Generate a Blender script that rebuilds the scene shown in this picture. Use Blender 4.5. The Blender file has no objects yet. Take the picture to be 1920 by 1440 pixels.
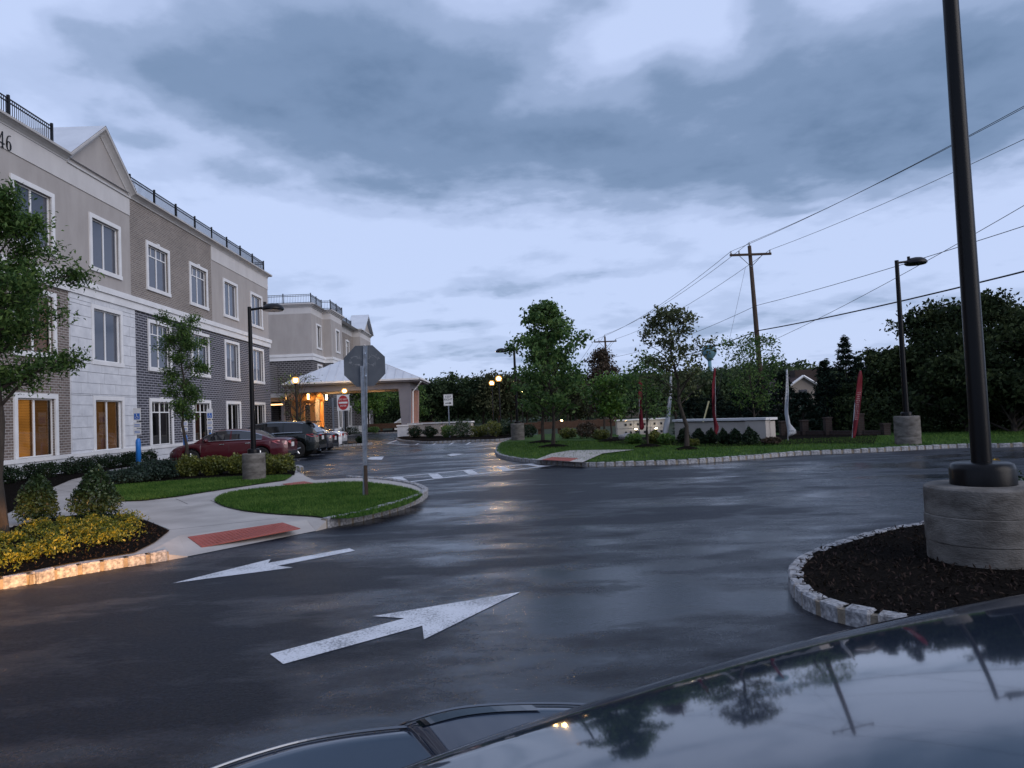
import bpy, bmesh, math, random
import numpy as np
from mathutils import Vector, Matrix
rnd = random.Random(7)
rng = np.random.default_rng(7)
sc = bpy.context.scene
C = sc.collection

# ------------------------------------------------------------------ camera
F, CX, CY, EYE = 1333.0, 960.0, 720.0, 1.7
_r, _p, _w = math.radians(2.45), math.radians(2.17), math.radians(1.43)
fw = np.array([math.sin(_w)*math.cos(_p), math.cos(_w)*math.cos(_p), math.sin(_p)])
r0 = np.array([math.cos(_w), -math.sin(_w), 0.0]); u0 = np.cross(r0, fw)
camR = math.cos(_r)*r0 - math.sin(_r)*u0
camU = math.sin(_r)*r0 + math.cos(_r)*u0
EY = np.array([0, 0, EYE])
cam = bpy.data.cameras.new('camera'); camo = bpy.data.objects.new('camera', cam); C.objects.link(camo)
cam.sensor_width = 36; cam.lens = F/1920*36; cam.clip_start = 0.05; cam.clip_end = 5000
m = Matrix.Identity(4)
for i in range(3):
    m[i][0] = camR[i]; m[i][1] = camU[i]; m[i][2] = -fw[i]; m[i][3] = EY[i]
camo.matrix_world = m
sc.camera = camo

# ------------------------------------------------------------------ view
sc.view_settings.view_transform = 'Standard'; sc.view_settings.look = 'None'
sc.view_settings.exposure = 0.2; sc.view_settings.gamma = 1.0
try: sc.view_settings.use_curve_mapping = False
except Exception: pass
sc.cycles.use_denoising = True
sc.cycles.max_bounces = 6; sc.cycles.diffuse_bounces = 3; sc.cycles.glossy_bounces = 3
sc.cycles.transparent_max_bounces = 8; sc.cycles.sample_clamp_indirect = 4.0

# ------------------------------------------------------------------ world: dusk sky with broken cloud
SUN_EL, SUN_AZ = math.radians(24), math.radians(128)
W = bpy.data.worlds.new('World'); sc.world = W; W.use_nodes = True
nt = W.node_tree; nt.nodes.clear()
def N(t, **k):
    n = nt.nodes.new(t)
    for a, b in k.items(): setattr(n, a, b)
    return n
def L(a, b): nt.links.new(a, b)
def math_(op, a, b=None, clamp=False):
    n = N('ShaderNodeMath', operation=op, use_clamp=clamp)
    for i, v in enumerate((a, b)):
        if v is None: continue
        if isinstance(v, (int, float)): n.inputs[i].default_value = v
        else: L(v, n.inputs[i])
    return n.outputs[0]
tc = N('ShaderNodeTexCoord'); sep = N('ShaderNodeSeparateXYZ'); L(tc.outputs['Generated'], sep.inputs[0])
zz = math_('ADD', math_('MAXIMUM', sep.outputs[2], 0.0), 0.16)
px = math_('DIVIDE', sep.outputs[0], zz); py = math_('DIVIDE', sep.outputs[1], zz)
cmb = N('ShaderNodeCombineXYZ'); L(px, cmb.inputs[0]); L(py, cmb.inputs[1])
def noise(vec, scale, detail, rough, off=(0, 0, 0), dist=0.0, sc3=(1, 1, 1)):
    mp = N('ShaderNodeMapping'); mp.inputs['Location'].default_value = off; mp.inputs['Scale'].default_value = sc3; L(vec, mp.inputs[0])
    n = N('ShaderNodeTexNoise'); n.inputs['Scale'].default_value = scale; n.inputs['Detail'].default_value = detail
    n.inputs['Roughness'].default_value = rough; n.inputs['Distortion'].default_value = dist
    L(mp.outputs[0], n.inputs['Vector']); return n.outputs[0]
n1 = noise(cmb.outputs[0], 0.85, 7, 0.55, (3.1, 0.4, 0), 0.25)
n2 = noise(cmb.outputs[0], 2.6, 7, 0.52, (8.0, 2.0, 0), 0.15)
nw = noise(cmb.outputs[0], 1.3, 5, 0.55, (1.0, 7.0, 0))
az = math_('ARCTAN2', sep.outputs[0], sep.outputs[1]); el = math_('ARCSINE', sep.outputs[2])
azw = math_('ADD', az, math_('MULTIPLY', math_('SUBTRACT', nw, 0.5), 0.22))
elw = math_('ADD', el, math_('MULTIPLY', math_('SUBTRACT', n1, 0.5), 0.14))
# cloud banks: azimuth, elevation, half width, half height, weight (the cloud deck goes on all round: noise beyond these)
def dirpx(x, y):
    d = fw + (x-CX)/F*camR - (y-CY)/F*camU; d = d/np.linalg.norm(d); return math.atan2(d[0], d[1]), math.asin(d[2])
BANKS = [(*dirpx(x, y), sx/F, sy/F, w_) for x, y, sx, sy, w_ in (
    (350, 120, 110, 60, .6), (540, 70, 180, 85, .75), (750, 100, 170, 85, .8), (440, 325, 110, 34, .5), (600, 190, 190, 60, .75), (800, 240, 170, 75, .95), (960, 305, 200, 46, 1.0),
    (1150, 270, 180, 72, 1.0), (1350, 270, 150, 66, 1.0), (1500, 190, 150, 85, .9), (1700, 170, 190, 95, .9), (1900, 180, 190, 90, .8), (1060, 30, 80, 45, .55), (1430, 30, 60, 60, .5),
    (960, 120, 120, 70, .65), (1240, 170, 70, 50, .55), (150, 30, 45, 18, .4), (960, 545, 120, 16, .42), (1090, 520, 60, 12, .32), (800, 640, 150, 14, .34), (870, 682, 200, 13, .5), (700, 610, 110, 12, .25),
    (1500, 375, 42, 8, .38), (1600, 570, 210, 18, .28), (1240, 610, 200, 18, .28), (760, 565, 70, 10, .25), (250, 250, 60, 20, .25), (1750, 690, 200, 18, .3))]
BANKS += [(1.2, .42, .3, .07, .8), (1.7, .50, .3, .08, .8), (2.3, .40, .35, .07, .8), (2.9, .52, .3, .08, .8), (-1.1, .45, .28, .07, .8), (-1.7, .38, .3, .06, .8), (-2.3, .52, .35, .08, .8), (-2.9, .42, .25, .06, .8), (.3, .85, .5, .1, .7), (-.9, .9, .5, .1, .7), (1.6, .95, .6, .12, .7), (2.8, .85, .6, .1, .7), (-2.2, .9, .5, .1, .7)]
acc = None
for a, e, sa, se, wt in BANKS:
    da = math_('DIVIDE', math_('SUBTRACT', azw, a), sa); de = math_('DIVIDE', math_('SUBTRACT', elw, e), se)
    g = math_('MULTIPLY', math_('EXPONENT', math_('MULTIPLY', math_('ADD', math_('MULTIPLY', da, da), math_('MULTIPLY', de, de)), -1.0)), wt)
    acc = g if acc is None else math_('ADD', acc, g)
n3 = noise(cmb.outputs[0], 6.0, 6, 0.55, (2.0, 5.0, 0), 0.1)
tex = math_('ADD', math_('ADD', math_('MULTIPLY', math_('SUBTRACT', n1, 0.5), 0.9), math_('MULTIPLY', math_('SUBTRACT', n2, 0.5), 0.75)), math_('MULTIPLY', math_('SUBTRACT', n3, 0.5), 0.42))
dens = math_('ADD', math_('MULTIPLY', math_('DIVIDE', acc, math_('ADD', acc, 1.0)), 1.12), math_('ADD', math_('MULTIPLY', tex, 1.0), 0.0))
ramp = N('ShaderNodeValToRGB'); L(dens, ramp.inputs[0]); cr = ramp.color_ramp; cr.interpolation = 'EASE'
cols = [(0.0, (.50, .60, .86)), (.17, (.42, .515, .755)), (.35, (.285, .375, .57)), (.56, (.180, .262, .42)), (.88, (.110, .178, .305))]
while len(cr.elements) < len(cols): cr.elements.new(0.5)
for e_, (p_, c_) in zip(cr.elements, cols): e_.position = p_; e_.color = (*c_, 1)
sky = N('ShaderNodeTexSky', sky_type='NISHITA'); sky.sun_disc = False; sky.sun_elevation = SUN_EL; sky.sun_rotation = SUN_AZ
sky.altitude = 100; sky.air_density = 1.2; sky.dust_density = 0.6; sky.ozone_density = 2.0
mul = N('ShaderNodeVectorMath', operation='SCALE'); L(ramp.outputs[0], mul.inputs[0]); mul.inputs['Scale'].default_value = 10.0
mix = N('ShaderNodeMix', data_type='RGBA'); mix.inputs['Factor'].default_value = 0.93
L(sky.outputs[0], mix.inputs['A']); L(mul.outputs[0], mix.inputs['B'])
bg = N('ShaderNodeBackground'); bg.inputs['Strength'].default_value = 0.10; L(mix.outputs['Result'], bg.inputs['Color'])
out = N('ShaderNodeOutputWorld'); L(bg.outputs[0], out.inputs['Surface'])

sl = bpy.data.lights.new('sun', 'SUN'); sl.energy = 1.5; sl.angle = math.radians(50); sl.color = (1.0, .93, .90)
so = bpy.data.objects.new('sun', sl); C.objects.link(so)
sd = Vector((math.sin(SUN_AZ)*math.cos(SUN_EL), math.cos(SUN_AZ)*math.cos(SUN_EL), math.sin(SUN_EL)))
so.rotation_euler = sd.to_track_quat('Z', 'Y').to_euler(); so.location = (30, -30, 40)

# ------------------------------------------------------------------ pixel helpers: a pixel gives a direction, a plane gives the distance
def ray(x, y): return fw + (x-CX)/F*camR - (y-CY)/F*camU
def G(x, y, z=0.0):
    d = ray(x, y); q = EY + d*(z-EYE)/d[2]; return (q[0], q[1], z)
def PX(x, y, X): d = ray(x, y); return tuple(EY + d*X/d[0])
def PY(x, y, Y): d = ray(x, y); return tuple(EY + d*Y/d[1])

# ------------------------------------------------------------------ materials
MATS = {}
def mat(name, col, rough=0.6, spec=0.5, metal=0.0, col2=None, scale=4.0, bump=0.0, bscale=60.0, detail=5, rvar=0.0, coat=0.0,
        emit=None, estr=0.0, stretch=(1, 1, 1), contrast=(0.35, 0.65), island=0.0, transl=0.0, bdist=0.02):
    m = bpy.data.materials.new(name); m.use_nodes = True; t = m.node_tree; b = t.nodes['Principled BSDF']; MATS[name] = m
    b.inputs['Roughness'].default_value = rough; b.inputs['Specular IOR Level'].default_value = spec
    b.inputs['Metallic'].default_value = metal; b.inputs['Base Color'].default_value = (*col, 1); b.inputs['Coat Weight'].default_value = coat
    b.inputs['Coat Roughness'].default_value = 0.03
    co = t.nodes.new('ShaderNodeTexCoord'); mp = t.nodes.new('ShaderNodeMapping'); mp.inputs['Scale'].default_value = stretch
    t.links.new(co.outputs['Object'], mp.inputs[0])
    cout = None
    if col2 is not None:
        n = t.nodes.new('ShaderNodeTexNoise'); n.inputs['Scale'].default_value = scale; n.inputs['Detail'].default_value = detail
        n.inputs['Roughness'].default_value = 0.6; t.links.new(mp.outputs[0], n.inputs['Vector'])
        mr = t.nodes.new('ShaderNodeMapRange'); mr.inputs[1].default_value = contrast[0]; mr.inputs[2].default_value = contrast[1]
        t.links.new(n.outputs[0], mr.inputs[0])
        mx = t.nodes.new('ShaderNodeMix'); mx.data_type = 'RGBA'; t.links.new(mr.outputs[0], mx.inputs['Factor'])
        mx.inputs['A'].default_value = (*col, 1); mx.inputs['B'].default_value = (*col2, 1); cout = mx.outputs['Result']
        if rvar:
            mr2 = t.nodes.new('ShaderNodeMapRange'); mr2.inputs[1].default_value = .3; mr2.inputs[2].default_value = .7
            mr2.inputs[3].default_value = rough-rvar; mr2.inputs[4].default_value = rough+rvar
            t.links.new(n.outputs[0], mr2.inputs[0]); t.links.new(mr2.outputs[0], b.inputs['Roughness'])
    if island:
        ge = t.nodes.new('ShaderNodeNewGeometry'); mr = t.nodes.new('ShaderNodeMapRange')
        mr.inputs[3].default_value = 1-island; mr.inputs[4].default_value = 1+island
        t.links.new(ge.outputs['Random Per Island'], mr.inputs[0])
        hs = t.nodes.new('ShaderNodeHueSaturation'); t.links.new(mr.outputs[0], hs.inputs['Value'])
        mh = t.nodes.new('ShaderNodeMapRange'); mh.inputs[3].default_value = .5+island*.05; mh.inputs[4].default_value = .5-island*.05
        t.links.new(ge.outputs['Random Per Island'], mh.inputs[0]); t.links.new(mh.outputs[0], hs.inputs['Hue'])
        if cout is not None: t.links.new(cout, hs.inputs['Color'])
        else: hs.inputs['Color'].default_value = (*col, 1)
        cout = hs.outputs[0]
    if cout is not None: t.links.new(cout, b.inputs['Base Color'])
    if bump:
        n = t.nodes.new('ShaderNodeTexNoise'); n.inputs['Scale'].default_value = bscale; n.inputs['Detail'].default_value = 4
        t.links.new(mp.outputs[0], n.inputs['Vector'])
        bp = t.nodes.new('ShaderNodeBump'); bp.inputs['Strength'].default_value = bump; bp.inputs['Distance'].default_value = bdist
        t.links.new(n.outputs[0], bp.inputs['Height']); t.links.new(bp.outputs[0], b.inputs['Normal'])
    if emit: b.inputs['Emission Color'].default_value = (*emit, 1); b.inputs['Emission Strength'].default_value = estr
    if transl:
        o = t.nodes['Material Output']; tr = t.nodes.new('ShaderNodeBsdfTranslucent'); ms = t.nodes.new('ShaderNodeMixShader')
        ms.inputs[0].default_value = transl
        if cout is not None: t.links.new(cout, tr.inputs[0])
        else: tr.inputs[0].default_value = (*col, 1)
        t.links.new(b.outputs[0], ms.inputs[1]); t.links.new(tr.outputs[0], ms.inputs[2]); t.links.new(ms.outputs[0], o.inputs['Surface'])
    return m

def brick_mat(name, c1, c2, mortar, bw, bh, ms, axis='YZ'):
    m = mat(name, c1, 0.8, 0.3); t = m.node_tree; b = t.nodes['Principled BSDF']
    co = t.nodes.new('ShaderNodeTexCoord'); sp = t.nodes.new('ShaderNodeSeparateXYZ'); t.links.new(co.outputs['Object'], sp.inputs[0])
    ge = t.nodes.new('ShaderNodeNewGeometry'); sn = t.nodes.new('ShaderNodeSeparateXYZ'); t.links.new(ge.outputs['True Normal'], sn.inputs[0])
    ab = t.nodes.new('ShaderNodeMath'); ab.operation = 'ABSOLUTE'; t.links.new(sn.outputs[0], ab.inputs[0])
    gt = t.nodes.new('ShaderNodeMath'); gt.operation = 'GREATER_THAN'; gt.inputs[1].default_value = .6; t.links.new(ab.outputs[0], gt.inputs[0])
    mx0 = t.nodes.new('ShaderNodeMix'); t.links.new(gt.outputs[0], mx0.inputs['Factor']); t.links.new(sp.outputs[0], mx0.inputs['A']); t.links.new(sp.outputs[1], mx0.inputs['B'])
    cb = t.nodes.new('ShaderNodeCombineXYZ'); t.links.new(mx0.outputs['Result'], cb.inputs[0]); t.links.new(sp.outputs[2], cb.inputs[1])
    br = t.nodes.new('ShaderNodeTexBrick'); t.links.new(cb.outputs[0], br.inputs['Vector'])
    br.inputs['Scale'].default_value = 1; br.inputs['Brick Width'].default_value = bw; br.inputs['Row Height'].default_value = bh
    br.inputs['Mortar Size'].default_value = ms; br.inputs['Mortar Smooth'].default_value = .1; br.inputs['Bias'].default_value = -.1
    br.inputs['Color1'].default_value = (*c1, 1); br.inputs['Color2'].default_value = (*c2, 1); br.inputs['Mortar'].default_value = (*mortar, 1)
    nz = t.nodes.new('ShaderNodeTexNoise'); nz.inputs['Scale'].default_value = .6; nz.inputs['Detail'].default_value = 8; t.links.new(cb.outputs[0], nz.inputs['Vector'])
    mr = t.nodes.new('ShaderNodeMapRange'); mr.inputs[3].default_value = .72; mr.inputs[4].default_value = 1.28; t.links.new(nz.outputs[0], mr.inputs[0])
    vm = t.nodes.new('ShaderNodeVectorMath'); vm.operation = 'SCALE'; t.links.new(br.outputs['Color'], vm.inputs[0]); t.links.new(mr.outputs[0], vm.inputs['Scale'])
    t.links.new(vm.outputs[0], b.inputs['Base Color'])
    iv = t.nodes.new('ShaderNodeMath'); iv.operation = 'SUBTRACT'; iv.inputs[0].default_value = 1; t.links.new(br.outputs['Fac'], iv.inputs[1])
    bp = t.nodes.new('ShaderNodeBump'); bp.inputs['Distance'].default_value = .01; bp.inputs['Strength'].default_value = .7
    t.links.new(iv.outputs[0], bp.inputs['Height']); t.links.new(bp.outputs[0], b.inputs['Normal'])
    return m

def asphalt_mat():
    m = mat('wet_asphalt', (.03, .03, .032), .4); t = m.node_tree; b = t.nodes['Principled BSDF']
    co = t.nodes.new('ShaderNodeTexCoord')
    def nz(s, d=6, off=0, stretch=(1, 1, 1), r=.6):
        mp = t.nodes.new('ShaderNodeMapping'); mp.inputs['Location'].default_value = (off, off*.7, 0); mp.inputs['Scale'].default_value = stretch
        t.links.new(co.outputs['Object'], mp.inputs[0])
        n = t.nodes.new('ShaderNodeTexNoise'); n.inputs['Scale'].default_value = s; n.inputs['Detail'].default_value = d; n.inputs['Roughness'].default_value = r
        t.links.new(mp.outputs[0], n.inputs['Vector']); return n.outputs[0]
    def mr(v, a, b_, c, d):
        n = t.nodes.new('ShaderNodeMapRange'); n.inputs[1].default_value = a; n.inputs[2].default_value = b_; n.inputs[3].default_value = c; n.inputs[4].default_value = d
        t.links.new(v, n.inputs[0]); return n.outputs[0]
    def mt(op, a, b_):
        n = t.nodes.new('ShaderNodeMath'); n.operation = op
        for i, v in enumerate((a, b_)):
            if isinstance(v, (int, float)): n.inputs[i].default_value = v
            else: t.links.new(v, n.inputs[i])
        return n.outputs[0]
    big = nz(.30, 8, 4.0, (.55, 1.25, 1)); mid = nz(1.3, 7, 11.0, (.7, 1.3, 1)); fine = nz(30, 5, 0, r=.85); grit = nz(42, 6, 2.0, r=.9)
    wet = mt('ADD', mt('MULTIPLY', big, .7), mt('MULTIPLY', mid, .3))
    film = mr(wet, .465, .57, 0, 1)             # 1 where a film of water lies
    rough = mt('ADD', mt('ADD', mr(film, 0, 1, .46, .14), mt('MULTIPLY', mt('SUBTRACT', mid, .5), .26)), mt('MULTIPLY', mt('SUBTRACT', fine, .5), .45))
    t.links.new(rough, b.inputs['Roughness'])
    cb = t.nodes.new('ShaderNodeMix'); cb.data_type = 'RGBA'; t.links.new(mr(grit, .44, .66, 0, 1), cb.inputs['Factor'])
    cb.inputs['A'].default_value = (.001, .0013, .0025, 1); cb.inputs['B'].default_value = (.027, .034, .056, 1)
    vm = t.nodes.new('ShaderNodeVectorMath'); vm.operation = 'SCALE'; t.links.new(cb.outputs['Result'], vm.inputs[0]); t.links.new(mr(mid, .3, .7, .75, 1.2), vm.inputs['Scale'])
    t.links.new(vm.outputs[0], b.inputs['Base Color'])
    t.links.new(mr(film, 0, 1, .17, .46), b.inputs['Specular IOR Level'])
    hgt = mt('ADD', mt('MULTIPLY', fine, .6), mt('MULTIPLY', grit, .4))
    bp = t.nodes.new('ShaderNodeBump'); bp.inputs['Distance'].default_value = .022; t.links.new(mr(film, 0, 1, .75, .14), bp.inputs['Strength'])
    t.links.new(hgt, bp.inputs['Height'])
    bp2 = t.nodes.new('ShaderNodeBump'); bp2.inputs['Distance'].default_value = .05; bp2.inputs['Strength'].default_value = .18
    t.links.new(mid, bp2.inputs['Height']); t.links.new(bp.outputs[0], bp2.inputs['Normal']); t.links.new(bp2.outputs[0], b.inputs['Normal'])
    return m
asphalt_mat()

def paint_mat():
    m = mat('road_paint', (.62, .63, .66), .5); t = m.node_tree; b = t.nodes['Principled BSDF']
    co = t.nodes.new('ShaderNodeTexCoord'); n = t.nodes.new('ShaderNodeTexNoise'); n.inputs['Scale'].default_value = 45; n.inputs['Detail'].default_value = 6; n.inputs['Roughness'].default_value = .75
    t.links.new(co.outputs['Object'], n.inputs['Vector'])
    n2 = t.nodes.new('ShaderNodeTexNoise'); n2.inputs['Scale'].default_value = 3; t.links.new(co.outputs['Object'], n2.inputs['Vector'])
    ad = t.nodes.new('ShaderNodeMath'); ad.operation = 'MULTIPLY_ADD'; ad.inputs[1].default_value = .35; t.links.new(n2.outputs[0], ad.inputs[0]); t.links.new(n.outputs[0], ad.inputs[2])
    mr = t.nodes.new('ShaderNodeMapRange'); mr.inputs[1].default_value = .57; mr.inputs[2].default_value = .68; t.links.new(ad.outputs[0], mr.inputs[0])
    mx = t.nodes.new('ShaderNodeMix'); mx.data_type = 'RGBA'; t.links.new(mr.outputs[0], mx.inputs['Factor'])
    mx.inputs['A'].default_value = (.20, .205, .22, 1); mx.inputs['B'].default_value = (.58, .59, .62, 1); t.links.new(mx.outputs['Result'], b.inputs['Base Color'])
    bp = t.nodes.new('ShaderNodeBump'); bp.inputs['Distance'].default_value = .004; bp.inputs['Strength'].default_value = .5; t.links.new(n.outputs[0], bp.inputs['Height']); t.links.new(bp.outputs[0], b.inputs['Normal'])
paint_mat()

mat('concrete_walk', (.31, .283, .262), .65, .3, col2=(.42, .39, .365), scale=1.3, bump=.25, bscale=120, detail=8, rvar=.15, bdist=.005)
mat('concrete_base', (.070, .063, .057), .85, .15, col2=(.175, .163, .150), scale=3, bump=.5, bscale=35, stretch=(1, 1, 2.5), detail=9)
mat('granite', (.13, .13, .14), .8, .3, col2=(.38, .38, .39), scale=26, bump=.6, bscale=30, detail=6)
mat('mortar', (.17, .145, .115), .9, .2, col2=(.26, .22, .17), scale=18, bump=.5, bscale=60)
mat('mulch', (.005, .0043, .004), 1.0, .02, col2=(.013, .0105, .009), scale=30, bump=1, bscale=40, bdist=.04)
mat('mulch_chip', (.022, .016, .013), .9, .1, island=.7)
mat('lawn', (.024, .055, .010), .85, .1, col2=(.052, .105, .022), scale=1.4, bump=1, bscale=160, bdist=.02, detail=8)
mat('grass_blade', (.040, .098, .017), .7, .1, col2=(.085, .155, .034), scale=1.1, island=.5, transl=.25)
mat('field', (.014, .026, .011), .9, .2, col2=(.03, .035, .016), scale=.2, bump=.5, bscale=3)
mat('detectable_red', (.26, .062, .045), .6, .3, col2=(.31, .08, .06), scale=8)
mat('stucco', (.315, .29, .278), .85, .2, col2=(.375, .348, .333), scale=1.1, bump=.25, bscale=110, bdist=.006, detail=9, stretch=(1, 1, .35))
mat('stucco_light', (.47, .452, .447), .8, .3, col2=(.53, .512, .506), scale=1.2, bump=.15, bscale=110, bdist=.005, stretch=(1, 1, .4))
mat('trim_white', (.60, .595, .60), .6, .4, col2=(.69, .685, .69), scale=1.5, detail=8)
mat('stone_white', (.50, .51, .54), .8, .3, col2=(.62, .628, .655), scale=2.0, bump=.35, bscale=45, bdist=.008, detail=9)
mat('cornice', (.40, .388, .386), .7, .3, col2=(.47, .458, .456), scale=1.5)
brick_mat('brick_brown', (.165, .128, .112), (.115, .09, .08), (.34, .32, .305), .26, .095, .012)
brick_mat('brick_tan', (.205, .17, .145), (.15, .122, .108), (.34, .32, .305), .26, .09, .011)
brick_mat('brick_dark', (.046, .047, .060), (.028, .029, .038), (.30, .30, .335), .42, .118, .016)
brick_mat('brick_charcoal', (.045, .042, .046), (.024, .023, .026), (.20, .19, .195), .34, .17, .026)
brick_mat('brick_pier', (.038, .022, .018), (.027, .016, .014), (.05, .042, .039), .2, .07, .01)
mat('metal_roof', (.50, .52, .56), .45, .5, col2=(.58, .60, .64), scale=.8, metal=.2)
mat('black_metal', (.006, .006, .007), .4, .22, col2=(.010, .010, .011), scale=12, rvar=.1)
mat('black_paint', (.004, .004, .005), .3, .16, bump=.08, bscale=90)
mat('galvanized', (.33, .35, .38), .42, .5, metal=.75, col2=(.22, .235, .26), scale=9, rvar=.12)
mat('sign_back', (.075, .083, .097), .55, .4, metal=.4, col2=(.11, .12, .135), scale=3, rvar=.1)
mat('sign_scuff', (.22, .23, .25), .6, .4, metal=.3, col2=(.12, .13, .14), scale=18)
mat('sign_white', (.62, .62, .62), .4)
mat('sign_red', (.36, .018, .022), .4)
mat('sign_black', (.01, .01, .01), .5)
mat('sign_blue', (.02, .11, .42), .4)
mat('bollard_blue', (.015, .15, .50), .35, .5, col2=(.02, .18, .56), scale=4)
mat('window_frame', (.70, .70, .705), .45, .4)
def glass_mat(name, base, spec=1.0, rough=.03):
    m = mat(name, base, rough, spec); b = m.node_tree.nodes['Principled BSDF']; b.inputs['IOR'].default_value = 1.6
    t = m.node_tree; co = t.nodes.new('ShaderNodeTexCoord'); n = t.nodes.new('ShaderNodeTexNoise'); n.inputs['Scale'].default_value = .9
    t.links.new(co.outputs['Object'], n.inputs['Vector']); bp = t.nodes.new('ShaderNodeBump'); bp.inputs['Distance'].default_value = .004; bp.inputs['Strength'].default_value = .3
    t.links.new(n.outputs[0], bp.inputs['Height']); t.links.new(bp.outputs[0], b.inputs['Normal']); return m
glass_mat('glass_upper', (.055, .062, .085), .55); glass_mat('glass_dark', (.006, .006, .009), .5); glass_mat('glass_black', (.004, .004, .005), .25)
def blind_mat(name, col, s):
    m = mat(name, col, .7, .3); t = m.node_tree; b = t.nodes['Principled BSDF']
    co = t.nodes.new('ShaderNodeTexCoord'); sp = t.nodes.new('ShaderNodeSeparateXYZ'); t.links.new(co.outputs['Object'], sp.inputs[0])
    n = t.nodes.new('ShaderNodeTexNoise'); n.inputs['Scale'].default_value = 1.2; t.links.new(co.outputs['Object'], n.inputs['Vector'])
    b.inputs['Emission Color'].default_value = (*col, 1)
    mr = t.nodes.new('ShaderNodeMapRange'); mr.inputs[1].default_value = .3; mr.inputs[2].default_value = .7; mr.inputs[3].default_value = s*.55; mr.inputs[4].default_value = s*1.35
    t.links.new(n.outputs[0], mr.inputs[0]); t.links.new(mr.outputs[0], b.inputs['Emission Strength']); return m
blind_mat('blind_lit', (.50, .23, .045), .30); blind_mat('blind_dim', (.26, .12, .035), .14)
def clear_glass():
    m = bpy.data.materials.new('glass_clear'); m.use_nodes = True; t = m.node_tree; t.nodes.remove(t.nodes['Principled BSDF'])
    o = t.nodes['Material Output']; tr = t.nodes.new('ShaderNodeBsdfTransparent'); gl = t.nodes.new('ShaderNodeBsdfGlossy'); gl.inputs['Roughness'].default_value = .03
    fr = t.nodes.new('ShaderNodeFresnel'); fr.inputs[0].default_value = 1.5; ms = t.nodes.new('ShaderNodeMixShader')
    tr.inputs[0].default_value = (.85, .85, .85, 1)
    t.links.new(fr.outputs[0], ms.inputs[0]); t.links.new(tr.outputs[0], ms.inputs[1]); t.links.new(gl.outputs[0], ms.inputs[2]); t.links.new(ms.outputs[0], o.inputs[0]); MATS['glass_clear'] = m
clear_glass()
mat('lamp_glow', (1, .8, .5), .4, emit=(1.0, .62, .24), estr=260)
def shell_mat():  # diffuser globe; the orange halo round the bulb is put into its emission
    m = bpy.data.materials.new('globe_halo_shell'); m.use_nodes = True; t = m.node_tree; t.nodes.remove(t.nodes['Principled BSDF']); o = t.nodes['Material Output']
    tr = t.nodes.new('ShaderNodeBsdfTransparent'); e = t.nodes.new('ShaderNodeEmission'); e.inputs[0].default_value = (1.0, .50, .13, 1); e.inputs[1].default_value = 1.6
    ms = t.nodes.new('ShaderNodeMixShader'); ms.inputs[0].default_value = .45; t.links.new(tr.outputs[0], ms.inputs[1]); t.links.new(e.outputs[0], ms.inputs[2]); t.links.new(ms.outputs[0], o.inputs[0]); MATS['globe_halo_shell'] = m
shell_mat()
mat('lamp_far', (1, .8, .5), .4, emit=(1.0, .60, .22), estr=14)
mat('uplight', (1, .9, .7), .4, emit=(1.0, .86, .60), estr=25)
mat('canopy_light', (1, .7, .4), .4, emit=(1.0, .55, .20), estr=38)
mat('warm_tube', (1, .6, .3), .4, emit=(1.0, .52, .2), estr=3)
mat('wood_door', (.42, .21, .07), .5, .4, col2=(.34, .15, .05), scale=3, stretch=(4, 4, .5))
mat('portico_grey', (.165, .158, .178), .7, .3, col2=(.195, .187, .208), scale=1)
mat('portico_lit', (.33, .20, .175), .7, .3)  # portico column with warm lamplight painted into its base colour
mat('soffit', (.30, .24, .19), .7, .3)
mat('timber', (.10, .055, .036), .8, .2, col2=(.06, .035, .024), scale=6, stretch=(.4, 4, 4))
mat('pole_wood', (.075, .052, .038), .9, .2, col2=(.045, .032, .025), scale=10, stretch=(3, 3, .3), bump=.4, bscale=40)
mat('bark', (.055, .045, .038), .9, .2, col2=(.03, .025, .021), scale=14, stretch=(1, 1, .3), bump=.7, bscale=30)
mat('bark_pale', (.13, .12, .11), .9, .2, col2=(.07, .062, .056), scale=10, stretch=(1, 1, .4))
mat('cable', (.012, .012, .014), .6)
mat('leaf_fresh', (.090, .160, .040), .5, .2, island=.55, transl=.4, col2=(.046, .092, .026), scale=.9)
mat('leaf_maple', (.105, .185, .055), .5, .2, island=.55, transl=.4, col2=(.055, .11, .034), scale=.8)
mat('leaf_bright', (.12, .23, .042), .5, .35, island=.4, transl=.35, col2=(.04, .085, .02), scale=.9)
mat('leaf_rust', (.085, .105, .038), .55, .3, island=.5, transl=.25, col2=(.035, .045, .022), scale=.9)
mat('leaf_brown', (.062, .045, .028), .55, .3, island=.5, transl=.2)
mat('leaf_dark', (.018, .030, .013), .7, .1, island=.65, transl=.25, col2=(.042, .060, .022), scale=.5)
mat('leaf_far', (.034, .056, .028), .8, .1, island=.6, transl=.3, col2=(.062, .088, .036), scale=.25)
mat('leaf_far2', (.064, .070, .034), .8, .1, island=.55, transl=.25, col2=(.030, .042, .021), scale=.25)
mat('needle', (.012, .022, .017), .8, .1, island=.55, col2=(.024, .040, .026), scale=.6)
mat('leaf_holly', (.040, .068, .022), .4, .35, island=.6, col2=(.022, .042, .016), scale=3, transl=.1)
mat('leaf_hedge', (.012, .026, .011), .5, .2, island=.5, transl=.1)
mat('leaf_juniper', (.018, .034, .024), .6, .3, island=.4, transl=.1)
mat('leaf_yellow', (.135, .145, .022), .45, .4, island=.45, transl=.25, col2=(.065, .085, .02), scale=3)
mat('leaf_gold', (.21, .205, .018), .4, .3, island=.5, transl=.25, col2=(.085, .11, .02), scale=4)
mat('flower_yellow', (.6, .38, .02), .6, island=.3)
mat('flower_pale', (.45, .35, .28), .6, island=.3)
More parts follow.
